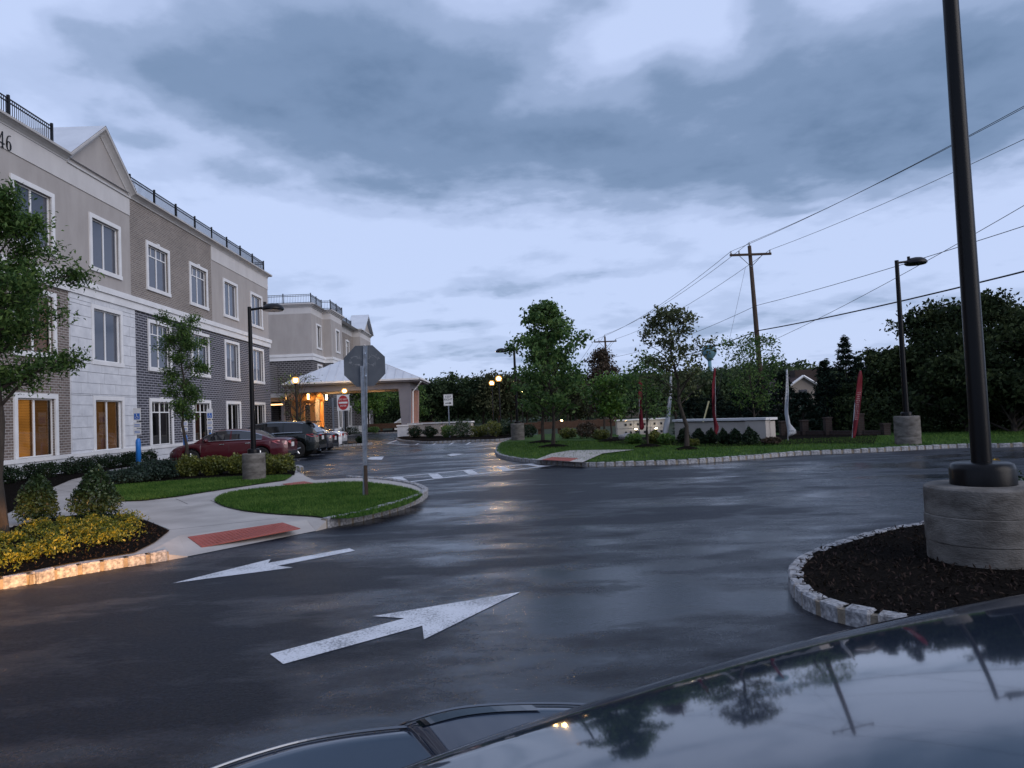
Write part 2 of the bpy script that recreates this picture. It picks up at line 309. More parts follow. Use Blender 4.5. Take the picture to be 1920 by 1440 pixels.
mat('flag_red', (.16, .012, .024), .6, .3, transl=.3)
mat('flag_white', (.50, .52, .56), .6, .3, transl=.35)
mat('flag_mark', (.10, .11, .14), .7)
mat('flag_text', (.30, .17, .18), .7)
mat('cream_wall', (.40, .365, .335), .8, .3, col2=(.46, .42, .385), scale=1, bump=.15, bscale=80)
mat('tank_teal', (.12, .24, .29), .6, .3, col2=(.10, .20, .25), scale=.3)
mat('roof_shingle', (.06, .035, .032), .9, .2, col2=(.045, .028, .026), scale=4)
mat('house_wall', (.20, .17, .145), .8)
mat('car_maroon', (.065, .006, .011), .3, .35, metal=.2, coat=.6)
mat('car_green', (.007, .010, .010), .25, .3, metal=.2, coat=.5)
mat('car_navy', (.007, .010, .020), .25, .3, metal=.2, coat=.5)
mat('car_white', (.62, .62, .64), .25, .5, coat=1.0)
mat('car_slate', (.022, .030, .048), .06, .5, coat=.35)
mat('car_glass', (.008, .010, .014), .03, 1.0)
mat('car_glass_dark', (.005, .006, .008), .04, .6)
mat('chrome_dark', (.16, .17, .19), .25, .5, metal=.8)
mat('chrome', (.62, .63, .65), .12, .5, metal=1.0)
mat('tail_red', (.30, .012, .018), .12, .6, coat=1.0)
mat('tail_pink', (.42, .10, .11), .12, .6, coat=1.0)
mat('lens_clear', (.55, .56, .58), .06, .7, coat=1.0)
mat('lens_amber', (.6, .3, .12), .1, .7, coat=1.0)
mat('plate', (.62, .62, .62), .5)
mat('tyre', (.012, .012, .013), .8, .3)
mat('rim', (.42, .43, .45), .3, .5, metal=.9)
mat('plastic_black', (.012, .012, .013), .5, .4)

# ------------------------------------------------------------------ mesh helpers
class MB:
    def __init__(s): s.v = []; s.f = []; s.mi = []
    def add(s, vs, fs, mi=0):
        o = len(s.v); s.v += [tuple(v) for v in vs]
        for f in fs: s.f.append(tuple(o+i for i in f)); s.mi.append(mi)
        return s
    def box(s, c, d, rz=0.0, mi=0, tilt=None):
        hx, hy, hz = d[0]/2, d[1]/2, d[2]/2; ca, sa = math.cos(rz), math.sin(rz); vs = []
        for z in (-hz, hz):
            for x, y in ((-hx, -hy), (hx, -hy), (hx, hy), (-hx, hy)):
                vs.append((c[0]+x*ca-y*sa, c[1]+x*sa+y*ca, c[2]+z))
        return s.add(vs, [(3, 2, 1, 0), (4, 5, 6, 7), (0, 1, 5, 4), (1, 2, 6, 5), (2, 3, 7, 6), (3, 0, 4, 7)], mi)
    def b6(s, x0, x1, y0, y1, z0, z1, mi=0): return s.box(((x0+x1)/2, (y0+y1)/2, (z0+z1)/2), (abs(x1-x0), abs(y1-y0), abs(z1-z0)), 0, mi)
    def tube(s, pts, rad, n=8, caps=True, mi=0):
        pts = [np.array(p, float) for p in pts]; k = len(pts)
        if not hasattr(rad, '__len__'): rad = [rad]*k
        rings = []; ref = None
        for i in range(k):
            t = pts[min(i+1, k-1)]-pts[max(i-1, 0)]; t = t/(np.linalg.norm(t)+1e-9)
            if ref is None or abs(ref@t) > .95: ref = np.array([0, 0, 1.]) if abs(t[2]) < .9 else np.array([1., 0, 0])
            u = np.cross(ref, t); u /= np.linalg.norm(u)+1e-9; w = np.cross(t, u); ref = np.cross(t, u) if False else ref
            rings.append([tuple(pts[i]+rad[i]*(math.cos(a)*u+math.sin(a)*w)) for a in [2*math.pi*j/n for j in range(n)]])
        vs = [p for r_ in rings for p in r_]; fs = []
        for i in range(k-1):
            for j in range(n):
                a = i*n+j; b = i*n+(j+1) % n; fs.append((a, b, b+n, a+n))
        if caps: fs.append(tuple(range(n-1, -1, -1))); fs.append(tuple(range((k-1)*n, k*n)))
        return s.add(vs, fs, mi)
    def lathe(s, c, prof, n=24, mi=0):
        vs = []; fs = []
        for r_, z in prof:
            for j in range(n): a = 2*math.pi*j/n; vs.append((c[0]+r_*math.cos(a), c[1]+r_*math.sin(a), c[2]+z))
        k = len(prof)
        for i in range(k-1):
            for j in range(n): a = i*n+j; b = i*n+(j+1) % n; fs.append((a, b, b+n, a+n))
        fs.append(tuple(range(n-1, -1, -1))); fs.append(tuple(range((k-1)*n, k*n)))
        return s.add(vs, fs, mi)
    def ell(s, c, r, n=16, k=9, z0=-1.0, z1=1.0, mi=0):
        prof = []
        for i in range(k):
            t = z0+(z1-z0)*i/(k-1); prof.append((math.sqrt(max(1-t*t, 0.0004)), t))
        vs = []; fs = []
        for q, t in prof:
            for j in range(n): a = 2*math.pi*j/n; vs.append((c[0]+r[0]*q*math.cos(a), c[1]+r[1]*q*math.sin(a), c[2]+r[2]*t))
        for i in range(k-1):
            for j in range(n): a = i*n+j; b = i*n+(j+1) % n; fs.append((a, b, b+n, a+n))
        fs.append(tuple(range(n-1, -1, -1))); fs.append(tuple(range((k-1)*n, k*n)))
        return s.add(vs, fs, mi)
    def prism(s, poly, z0, z1, mi=0):
        n = len(poly); vs = [(p[0], p[1], z0) for p in poly]+[(p[0], p[1], z1) for p in poly]
        area = sum(poly[i][0]*poly[(i+1) % n][1]-poly[(i+1) % n][0]*poly[i][1] for i in range(n))
        fs = [tuple(range(n-1, -1, -1)), tuple(range(n, 2*n))]+[(i, (i+1) % n, (i+1) % n+n, i+n) for i in range(n)]
        if area < 0: fs = [f[::-1] for f in fs]
        return s.add(vs, fs, mi)
    def sheet(s, poly, z, mi=0):
        n = len(poly); area = sum(poly[i][0]*poly[(i+1) % n][1]-poly[(i+1) % n][0]*poly[i][1] for i in range(n))
        f = tuple(range(n)) if area > 0 else tuple(range(n-1, -1, -1))
        return s.add([(p[0], p[1], z) for p in poly], [f], mi)
    def mesh(s, name, mats, off=(0, 0, 0), smooth=False):
        me = bpy.data.meshes.new(name)
        me.from_pydata([(a-off[0], b-off[1], c-off[2]) for a, b, c in s.v], [], s.f)
        for k in (mats if isinstance(mats, (list, tuple)) else [mats]): me.materials.append(MATS[k])
        if any(s.mi): me.polygons.foreach_set('material_index', s.mi)
        if smooth: me.polygons.foreach_set('use_smooth', [True]*len(me.polygons))
        me.update(); return me
    def build(s, name, mats, parent=None, smooth=False):
        root = parent; off = (0, 0, 0)
        while root is not None and root.parent is not None: root = root.parent
        if root is not None: off = tuple(root.location)
        return link(name, s.mesh(name, mats, off, smooth), parent)
def link(name, me, parent=None, loc=None, rot=None):
    o = bpy.data.objects.new(name, me); C.objects.link(o)
    if parent is not None: o.parent = parent
    if loc is not None: o.location = loc
    if rot is not None: o.rotation_euler = rot
    return o
def tag(o, label=None, cat=None, group=None, kind=None):
    for k, v in (('label', label), ('category', cat), ('group', group), ('kind', kind)):
        if v: o[k] = v
    return o
def thing(name, label, cat, loc=(0, 0, 0), group=None):
    return tag(link(name, None, None, tuple(loc)), label, cat, group)
def copy_tree(o, parent=None):
    c = o.copy(); C.objects.link(c); c.parent = parent
    for ch in list(o.children): copy_tree(ch, c)
    return c
def smooth_edges(o, deg=35):
    me = o.data; me.polygons.foreach_set('use_smooth', [True]*len(me.polygons))
    me.set_sharp_from_angle(angle=math.radians(deg)); return o
def text_mesh(txt, size, ext=.002, align='CENTER'):
    cu = bpy.data.curves.new('t', 'FONT'); cu.body = txt; cu.size = size; cu.extrude = ext; cu.align_x = align; cu.align_y = 'CENTER'; cu.resolution_u = 3
    o = bpy.data.objects.new('t', cu); C.objects.link(o); dg = bpy.context.evaluated_depsgraph_get()
    me = bpy.data.meshes.new_from_object(o.evaluated_get(dg)); bpy.data.objects.remove(o); bpy.data.curves.remove(cu); return me

# leaves: one quad per leaf
def leaf_mesh(name, cen, size, material, up=0.0, aspect=.55, out=None, droop=0.0):
    n = len(cen); d = rng.normal(size=(n, 3))
    if out is not None: d += out*1.2
    d[:, 2] -= droop
    d /= np.linalg.norm(d, axis=1, keepdims=True)+1e-9
    e = rng.normal(size=(n, 3)); e[:, 2] += up; nrm = e-(e*d).sum(1, keepdims=True)*d; nrm /= np.linalg.norm(nrm, axis=1, keepdims=True)+1e-9
    s = np.cross(d, nrm); L_ = (size*rng.uniform(.65, 1.25, n))[:, None]
    a = cen-d*L_*.5; b = cen+s*L_*aspect*.5+nrm*L_*.10; c = cen+d*L_*.5; e2 = cen-s*L_*aspect*.5+nrm*L_*.10
    v = np.stack([a, b, c, e2], 1).reshape(-1, 3).astype(np.float32)
    me = bpy.data.meshes.new(name); me.vertices.add(4*n); me.vertices.foreach_set('co', v.ravel())
    me.loops.add(4*n); me.loops.foreach_set('vertex_index', np.arange(4*n, dtype=np.int32)); me.polygons.add(n)
    me.polygons.foreach_set('loop_start', np.arange(0, 4*n, 4, dtype=np.int32)); me.update(calc_edges=True); me.materials.append(MATS[material]); return me
def pts_in_poly(poly, n):
    P_ = np.array([(p[0], p[1]) for p in poly]); lo, hi = P_.min(0), P_.max(0); res = []; tot = 0
    while tot < n:
        q = rng.uniform(lo, hi, size=(n*2, 2)); inside = np.zeros(len(q), bool); j = len(P_)-1
        for i in range(len(P_)):
            xi, yi = P_[i]; xj, yj = P_[j]
            cond = ((yi > q[:, 1]) != (yj > q[:, 1])) & (q[:, 0] < (xj-xi)*(q[:, 1]-yi)/(yj-yi+1e-12)+xi); inside ^= cond; j = i
        res.append(q[inside]); tot += inside.sum()
    return np.concatenate(res)[:n]
def grass_blades(name, poly, n, z, h, label):
    q = pts_in_poly(poly, n); base = np.c_[q, np.full(n, z)]; a = rng.uniform(0, 2*math.pi, n); w_ = .006*rng.uniform(.8, 1.8, n)*(h/.05)
    side = np.c_[np.cos(a)*w_, np.sin(a)*w_, np.zeros(n)]; tip = base+np.c_[rng.normal(0, h*.45, n), rng.normal(0, h*.45, n), h*rng.uniform(.6, 1.3, n)]
    v = np.stack([base-side, base+side, tip], 1).reshape(-1, 3).astype(np.float32)
    me = bpy.data.meshes.new(name); me.vertices.add(3*n); me.vertices.foreach_set('co', v.ravel()); me.loops.add(3*n)
    me.loops.foreach_set('vertex_index', np.arange(3*n, dtype=np.int32)); me.polygons.add(n); me.polygons.foreach_set('loop_start', np.arange(0, 3*n, 3, dtype=np.int32))
    me.update(calc_edges=True); me.materials.append(MATS['grass_blade']); return tag(link(name, me), label, 'grass', kind='stuff')
def mulch_chips(name, poly, n, z, size, label):
    q = pts_in_poly(poly, n); cen = np.c_[q, z+rng.uniform(0, .02, n)]
    return tag(link(name, leaf_mesh(name, cen, size, 'mulch_chip', up=2.0, aspect=.3), None), label, 'mulch', kind='stuff')

# ================================================================== GROUND
KH = 0.13
def struct(o): o['kind'] = 'structure'; return o
struct(MB().sheet([(-900, -300), (900, -300), (900, 1500), (-900, 1500)], -0.35).build('ground', 'field'))
lot = [(-60, -40), (60, -40), (60, 21.2), (17, 21.2), (3, 24), (1.2, 40), (3, 47), (3, 49), (-5, 76), (-60, 76)]
struct(MB().sheet(lot, 0.0).build('asphalt_lot', 'wet_asphalt'))

# ---- polylines of the kerbs (front foot), from the photograph's kerb line
def curve(pts, step=.24):
    P_ = [np.array(p[:2], float) for p in pts]; dense = []
    for i in range(len(P_)-1):
        a = P_[max(i-1, 0)]; b = P_[i]; c = P_[i+1]; d = P_[min(i+2, len(P_)-1)]
        for k in range(20):
            t = k/20; dense.append(.5*((2*b)+(-a+c)*t+(2*a-5*b+4*c-d)*t*t+(-a+3*b-3*c+d)*t**3))
    dense.append(P_[-1]); out = [dense[0]]; acc_ = 0
    for i in range(1, len(dense)):
        seg = np.linalg.norm(dense[i]-dense[i-1]); acc_ += seg
        if acc_ >= step: out.append(dense[i]); acc_ = 0
    return out
def stone_variants():
    vs = []
    for k in range(8):
        b = bmesh.new(); bmesh.ops.create_cube(b, size=1)
        for v in b.verts: v.co = Vector((v.co.x*.205, v.co.y*.125, v.co.z*.24))
        bmesh.ops.bevel(b, geom=b.edges[:], offset=.014, segments=1, affect='EDGES')
        for v in b.verts: v.co += Vector((rnd.uniform(-.007, .007), rnd.uniform(-.010, .010), rnd.uniform(-.008, .008)))
        me = bpy.data.meshes.new('granite_block'); b.to_mesh(me); b.free(); me.materials.append(MATS['granite']); vs.append(me)
    return vs
STONES = stone_variants()
def kerb(name, pts, side, top=KH, label=None):
    """granite setts along pts; side=+1 puts the stones left of the walking direction"""
    line = curve(pts); root = link(name, None, None, (line[0][0], line[0][1], 0)); struct(root)
    if label: root['label'] = label
    mo = MB(); mid = []
    for i in range(len(line)):
        t = line[min(i+1, len(line)-1)]-line[max(i-1, 0)]; t = t/np.linalg.norm(t); nrm = np.array([-t[1], t[0]])*side
        mid.append((line[i]+nrm*.0625, t, nrm))
    for i in range(len(mid)-1):
        a, b = mid[i], mid[i+1]; q = []
        for m_, t, n_ in (a, b):
            q.append((m_-n_*.052, m_+n_*.052))
        z0, z1 = -.05, top-.022
        vs = [(*q[0][0], z0), (*q[1][0], z0), (*q[1][1], z0), (*q[0][1], z0), (*q[0][0], z1), (*q[1][0], z1), (*q[1][1], z1), (*q[0][1], z1)]
        mo.add(vs, [(0, 1, 5, 4), (1, 2, 6, 5), (2, 3, 7, 6), (3, 0, 4, 7), (4, 5, 6, 7)])
        c = (a[0]+b[0])/2; d = b[0]-a[0]; o = link('granite_block', STONES[rnd.randrange(8)], root)
        o.location = (c[0]-line[0][0], c[1]-line[0][1], top-.12+rnd.uniform(-.008, .006)); o.rotation_euler = (rnd.uniform(-.03, .03), rnd.uniform(-.02, .02), math.atan2(d[1], d[0])+rnd.uniform(-.04, .04)+(math.pi if rnd.random() < .5 else 0))
        o.scale = (np.linalg.norm(d)/.24*rnd.uniform(.95, 1.03), 1, 1)
    mo.build('mortar', 'mortar', root)
    return root, [tuple(m_[0]) for m_ in mid]

g2 = lambda l, z=0.0: [G(x, y, z)[:2] for x, y in l]
# ---- left walk platform
RA, RB = G(352, 1044)[:2], G(592, 996)[:2]; RB2 = G(612, 991)[:2]
kL = [(-15, -2.2), (-10, 3.1)]+g2([(0, 1106), (65, 1093), (173, 1074), (240, 1063), (290, 1055)])
kN = [RB2]+g2([(700, 972), (770, 950), (800, 934), (797, 924), (765, 914), (715, 907), (655, 903)])
kP = [G(594, 909)[:2], G(570, 897)[:2], G(545, 884)[:2], (-6.55, 24.2), (-7.1, 25.3), (-8.5, 25.8), (-12, 25.9), (-14.2, 26.0), (-14.5, 27), (-14.5, 38), (-14.5, 50)]
plat = kL+kN+kP+[(-16.0, 50), (-16.0, -2.2)]
def inset(pts, side, d=.06):
    line = [np.array(p) for p in pts]; o = []
    for i in range(len(line)):
        t = line[min(i+1, len(line)-1)]-line[max(i-1, 0)]; t = t/np.linalg.norm(t); o.append(tuple(line[i]+np.array([-t[1], t[0]])*side*d))
    return o
cv = lambda p, s=.5: [tuple(q) for q in curve(p, s)]
ramp_in = [G(335, 1004, KH)[:2], G(575, 974, KH)[:2]]
iL, iN, iP = inset(cv(kL), 1), inset(cv(kN), 1), inset(cv(kP), 1)
platp = iL+[ramp_in[0], ramp_in[1]]+iN+iP+[(-15.95, 50), (-15.95, -2.2)]
struct(MB().sheet(platp, KH-.004).build('sidewalk', 'concrete_walk'))
a, b, c, d = [np.array(q) for q in (RA, RB, ramp_in[1], ramp_in[0])]
def ramp_z(p):
    p = np.array(p[:2]); ds = lambda u, v: abs((v-u)[0]*(p-u)[1]-(v-u)[1]*(p-u)[0])/np.linalg.norm(v-u)
    f_, k_ = ds(a, b), ds(d, c); return .006+(KH-.010)*f_/(f_+k_)
rm = MB(); nu, nv = 16, 6; vv = []
for j_ in range(nv+1):
    for i_ in range(nu+1):
        u, v = i_/nu, j_/nv; q = (a*(1-u)+b*u)*(1-v)+(d*(1-u)+c*u)*v; vv.append((q[0], q[1], ramp_z(q)))
rm.add(vv, [(j_*(nu+1)+i_, j_*(nu+1)+i_+1, (j_+1)*(nu+1)+i_+1, (j_+1)*(nu+1)+i_) for j_ in range(nv) for i_ in range(nu)])
fL, fN = iL[-1], iN[0]
rm.add([(*fL, KH-.004), (*a, .006), (*d, KH-.004), (*kL[-1], KH-.01), (*kL[-1], -.02), (*a, -.02)], [(0, 3, 1), (0, 1, 2), (3, 4, 5), (3, 5, 1)])
rm.add([(*fN, KH-.004), (*b, .006), (*c, KH-.004), (*kN[0], KH-.01), (*kN[0], -.02), (*b, -.02)], [(0, 1, 3), (0, 2, 1), (3, 5, 4), (3, 1, 5)])
struct(rm.build('kerb_ramp', 'concrete_walk'))
tag(kerb('left_kerb', kL+[tuple(np.array(kL[-1])+(np.array(kL[-1])-np.array(kL[-2]))/np.linalg.norm(np.array(kL[-1])-np.array(kL[-2]))*.30)], 1)[0], 'granite block kerb along the flower bed and driveway')
tag(kerb('corner_kerb', kN, 1, .165)[0]); tag(kerb('parking_kerb', kP[1:], 1)[0])
# joints of the walk
def strip(p, q, w, z, mb):
    p, q = np.array(p[:2]), np.array(q[:2]); t = (q-p)/np.linalg.norm(q-p); n = np.array([-t[1], t[0]])*w/2
    return mb.sheet([tuple(p-n), tuple(q-n), tuple(q+n), tuple(p+n)], z)
mat('joint', (.08, .075, .07), .9)
jm = MB()
for p, q in (((222, 955), (318, 993)), ((330, 935), (352, 945)), ((395, 938), (408, 944)), ((210, 922), (100, 985)), ((440, 915), (462, 921)), ((280, 997), (520, 972)), ((92, 917), (205, 930)), ((130, 900), (215, 914))):
    strip(G(*p, KH), G(*q, KH), .014, KH-.001, jm)
jo = jm.build('walk_joints', 'joint'); struct(jo)

# beds and lawns on the platform
def poly_struct(name, poly, z, m_): return struct(MB().sheet(poly, z).build(name, m_))
bed1 = g2([(40, 985), (90, 973), (170, 963), (235, 966), (285, 981), (318, 996), (290, 1018), (252, 1037), (170, 1050), (80, 1067), (0, 1082)], KH)+[(-10.2, 3.2), (-13, 2), (-13, 9)]+g2([(-60, 1010)], KH)
poly_struct('flower_bed', bed1, KH+.012, 'mulch')
wedge = g2([(402, 941), (410, 932), (440, 923), (500, 916), (560, 911), (655, 905), (715, 909), (760, 916), (790, 927), (788, 934), (760, 949), (695, 967), (640, 975), (585, 969), (520, 965), (460, 959), (420, 950)], KH)
wedge = [tuple(q) for q in curve(wedge+[wedge[0]], .25)]
poly_struct('corner_lawn', wedge, KH+.018, 'lawn')
lawn2 = g2([(214, 912), (330, 903), (420, 897), (520, 893), (548, 893), (535, 901), (480, 909), (400, 921), (330, 932), (270, 939), (222, 941), (210, 930)], KH)
poly_struct('walk_lawn', lawn2, KH+.018, 'lawn')
bed2 = g2([(206, 909), (214, 912), (330, 903), (420, 897), (520, 893), (552, 891)], KH)+[(-6.75, 24.1), (-7.2, 25.1), (-8.5, 25.6), (-12, 25.7), (-14.0, 25.8)]+g2([(235, 892)], KH)
poly_struct('shrub_bed', bed2, KH+.010, 'mulch')
bed3 = g2([(-60, 995), (8, 966), (43, 949), (92, 917), (135, 899), (173, 890), (238, 886)], KH)+[(-14.6, 27), (-14.6, 33), (-15.95, 33), (-15.95, 5), (-13, 9)]
poly_struct('foundation_bed', bed3, KH+.008, 'mulch')
grass_blades('grass', wedge, 42000, KH+.015, .045, 'short mown grass on the corner lawn round the stop sign')
grass_blades('grass', lawn2, 26000, KH+.015, .05, 'short mown grass between the curved walk and the lamp')
mulch_chips('mulch', bed1, 9000, KH+.012, .05, 'dark wood mulch in the bed of golden ground cover')

# detectable warning plates with domes
def warning_plate(label, quad, nu, nv):
    q = [np.array(p) for p in quad]; ctr = sum(q)/4; root = thing('warning_plate', label, 'tactile plate', tuple(ctr))
    up = np.array([0, 0, .012]); vs = [tuple(p) for p in q]+[tuple(p+up) for p in q]
    MB().add(vs, [(4, 5, 6, 7), (0, 1, 5, 4), (1, 2, 6, 5), (2, 3, 7, 6), (3, 0, 4, 7)]).build('plate', 'detectable_red', root)
    d = MB()
    for i in range(nu):
        for j in range(nv):
            u, v = (i+.5)/nu, (j+.5)/nv; p = (q[0]*(1-u)+q[1]*u)*(1-v)+(q[3]*(1-u)+q[2]*u)*v+up
            d.lathe(tuple(p-np.array([0, 0, .002])), [(.016, 0), (.011, .006), (.004, .008)], 6)
    o = d.build('dome', 'detectable_red', root); o['kind'] = 'stuff'
def onramp(x, y):
    z = .06
    for _ in range(12): z = ramp_z(G(x, y, z))-.003
    return np.array(G(x, y, z))
warning_plate('red tactile paving plate on the kerb ramp beside the driveway', [onramp(378, 1027), onramp(563, 992), onramp(530, 981), onramp(352, 1008)], 26, 8)
warning_plate('small red tactile plate at the crosswalk end beside the parking row', [np.array(G(x, y, KH)) for x, y in ((552, 914), (596, 908), (570, 903), (530, 908))], 12, 6)

# ---- big lawn on the right
kR = g2([(952, 829), (936, 835), (929, 845), (932, 856), (955, 863), (1000, 869), (1050, 873), (1110, 875), (1200, 873), (1300, 869), (1400, 862), (1500, 854), (1600, 850), (1700, 845), (1800, 840), (1920, 838)])+[(21, 20.2), (28, 18.5), (36, 16)]
lawn3 = inset(cv(kR), 1)+[(60, 16), (60, 33), (24, 34), (14, 34), (9, 36), (5.5, 44), (3, 46), (1.6, 44), (1.0, 40.5)]
poly_struct('front_lawn', lawn3, KH, 'lawn')
kerb('lawn_kerb', kR, 1)
band = inset(cv(kR), 1, .2)
gb = band[6:]+[(36, 24), (20, 27), (10, 27), (5.5, 33), (1.5, 36)]
grass_blades('grass', gb, 60000, KH-.005, .065, 'short mown grass on the wide lawn behind the granite kerb')
path3 = g2([(1004, 864), (1035, 852), (1070, 846), (1140, 845), (1190, 845), (1130, 852), (1108, 862), (1092, 869)], KH)
poly_struct('lawn_path', path3, KH+.006+.03, 'concrete_walk')
warning_plate('red tactile plate on the path through the wide front lawn', [np.array(G(x, y, KH+.036)) for x, y in ((1016, 862.5), (1068, 865), (1084, 859.5), (1036, 857.5))], 14, 6)
# bed behind the lawn
bedR = g2([(1130, 829), (1160, 832), (1250, 835), (1330, 838), (1460, 835), (1520, 832), (1640, 832)], KH)+[(16, 29.5), (8, 33.5), (5, 38)]
poly_struct('sign_bed', bedR, KH+.02, 'mulch')
# ---- KEEP RIGHT island
kI = g2([(742, 824), (751, 828), (770, 830), (801, 832), (855, 830), (900, 828.5), (945, 826.5)])+[(1.5, 43.5), (2.2, 46), (2.4, 50)]
isl = inset(cv(kI), 1)+[(1.5, 52), (-6, 56), (-7.2, 54), (-7.6, 50)]
poly_struct('island_bed', isl, KH, 'mulch'); kerb('island_kerb', kI, 1)
# small island at the end of the parking row
kS = [(-13.5, 42.9), (-11, 42.7), (-9.2, 42.9), (-8.1, 43.4), (-7.7, 44.2), (-8.0, 45.0), (-9.2, 45.4), (-13.5, 45.6)]
poly_struct('parking_island', inset(cv(kS), 1)+[(-14.5, 45.6), (-14.5, 42.9)], KH, 'mulch'); kerb('parking_island_kerb', kS, 1)
# bed beyond the drop-off lane
kF = [(-13.8, 72.6), (-11, 71.2), (-8, 70.5), (-4.5, 70.6), (0, 71.5)]
poly_struct('far_bed', inset(cv(kF), 1)+[(0, 80), (-13.8, 80)], KH, 'mulch'); kerb('far_kerb', kF, 1)
# ---- near island with the lamp base
kC = g2([(1745, 993), (1680, 1005), (1600, 1026), (1540, 1046), (1497, 1068), (1481, 1088), (1482, 1112), (1500, 1136), (1545, 1160), (1610, 1178), (1670, 1186)])
kC = [(12, 12.6), (8.5, 10.6)]+kC+[(3.6, 4.6), (5.2, 4.3), (9, 4.1), (14, 4.3)]
islC = inset(cv(kC, .3), 1)
poly_struct('lamp_island_bed', islC, KH-.01, 'mulch')
kerb('lamp_island_kerb', kC, 1)
mulch_chips('mulch', islC[:-14], 9000, KH-.005, .055, 'coarse dark wood mulch round the thick concrete lamp base')

# ---- painted markings
def marking(name, poly, z=.004, label=None): return struct(MB().sheet(poly, z).build(name, 'road_paint'))
marking('painted_arrow', g2([(506, 1227), (759, 1160), (699, 1156), (976, 1110.5), (795, 1199.5), (792, 1174), (531, 1246)]))
marking('painted_arrow', g2([(666, 1033), (520, 1061.5), (549.5, 1064.5), (324, 1094), (508, 1048.5), (503, 1056), (655, 1028.4)]))
def line_px(p, q, w=.11, z=.004):
    mb = MB(); strip(G(*p), G(*q), w, z, mb); return struct(mb.build('painted_line', 'road_paint'))
line_px((597, 909), (1012, 868), .17); line_px((738, 907), (1060, 870), .17)
for p, q in (((690, 900), (742, 907)), ((745, 895.5), (757, 904)), ((812, 889), (822, 897)), ((876, 882), (888, 889)), ((936, 876), (952, 882)), ((990, 871), (1018, 875))):
    line_px(p, q, .28, .008)
for y in (28.0, 31.3, 34.6, 37.8, 40.6):
    mb = MB(); strip((-14.2, y), (-8.3, y), .1, .004, mb); struct(mb.build('painted_line', 'road_paint'))
marking('painted_arrow', g2([(688, 861), (695, 857), (720, 856), (716, 862), (698, 862)]))
marking('painted_arrow', g2([(838, 853), (848, 850.5), (871, 851), (856, 854), (846, 855.5)]))
for p, q in (((727, 831.5), (768, 834.5)), ((727, 831.5), (765, 818)), ((768, 834.5), (905, 834.5))): line_px(p, q, .14)
for x in (780, 812, 843, 874): line_px((x, 834), (x+8, 829.5), .12, .008)
line_px((895, 836), (938, 831), .25)

# ================================================================== BUILDING ONE (three storeys, facade on the plane x = -16)
XW = -16.0
B1 = thing('hotel_building', 'three storey brick and stucco building with gable and roof railing beside the parking row', 'building', (XW, 30, 0))
Y0, Y1, ZB, ZT = 8.0, 51.2, 0.0, 11.95
WC = [11.1, 15.8, 20.5, 25.2, 29.85, 34.5, 39.2, 43.9, 48.65]
HWY = 1.02
FL = [(.80, 2.85), (4.45, 6.55), (8.25, 10.25)]
def wall_holes(mb, axis, plane, a0, a1, z0, z1, holes, depth=.16, sgn=1):
    """sheet on x=plane (axis 'X', runs along y) or y=plane (axis 'Y', runs along x) with rectangular openings and reveals"""
    hs = [(max(h[0], a0), min(h[1], a1), max(h[2], z0), min(h[3], z1)) for h in holes if h[1] > a0 and h[0] < a1 and h[3] > z0 and h[2] < z1]
    As = sorted(set([a0, a1]+[v for h in hs for v in h[:2]])); Zs = sorted(set([z0, z1]+[v for h in hs for v in h[2:]]))
    pt = (lambda a, z, d=0: (plane-sgn*d, a, z)) if axis == 'X' else (lambda a, z, d=0: (a, plane-sgn*d, z))
    def quad(p): mb.add(p, [(0, 1, 2, 3)])
    for i in range(len(As)-1):
        for j in range(len(Zs)-1):
            ca, cz = (As[i]+As[i+1])/2, (Zs[j]+Zs[j+1])/2
            if any(h[0] < ca < h[1] and h[2] < cz < h[3] for h in hs): continue
            quad([pt(As[i], Zs[j]), pt(As[i+1], Zs[j]), pt(As[i+1], Zs[j+1]), pt(As[i], Zs[j+1])])
    for h in hs:
        for (p, q) in (((h[0], h[2]), (h[1], h[2])), ((h[1], h[2]), (h[1], h[3])), ((h[1], h[3]), (h[0], h[3])), ((h[0], h[3]), (h[0], h[2]))):
            quad([pt(*p), pt(*q), pt(*q, depth), pt(*p, depth)])
HOLES = [(c-HWY, c+HWY, z0, z1) for c in WC for z0, z1 in FL]
def zone(name, ya, yb, za, zb, m_):
    mb = MB(); wall_holes(mb, 'X', XW, ya, yb, za, zb, HOLES); return mb.build('wall', m_, B1)
zone('w', Y0, 27.2, .75, 7.0, 'brick_brown')
zone('w', 27.2, 32.15, .75, 7.0, 'mortar').data.materials[0] = MATS['stone_white']
zone('w', 32.15, Y1, .75, 7.0, 'brick_dark')
zone('w', Y0, 31.9, 7.5, 11.15, 'stucco'); zone('w', 31.9, 41.0, 7.5, ZT, 'brick_tan'); zone('w', 41.0, Y1, 7.5, 11.15, 'stucco')
# other faces of the block
ob = MB(); ob.add([(XW, Y1, 0), (-34, Y1, 0), (-34, Y1, ZT), (XW, Y1, ZT), (XW, Y0, 0), (-34, Y0, 0), (-34, Y0, ZT), (XW, Y0, ZT)], [(0, 1, 2, 3), (4, 7, 6, 5), (1, 5, 6, 2)]); ob.build('end_wall', 'stucco', B1)
MB().add([(XW+.1, Y0, 12.15), (-34, Y0, 12.15), (-34, Y1, 12.15), (XW+.1, Y1, 12.15)], [(3, 2, 1, 0)]).build('flat_roof', 'metal_roof', B1)
MB().b6(-16.9, -16.75, Y0, Y1, 0, ZT).build('inner_wall', 'plastic_black', B1)
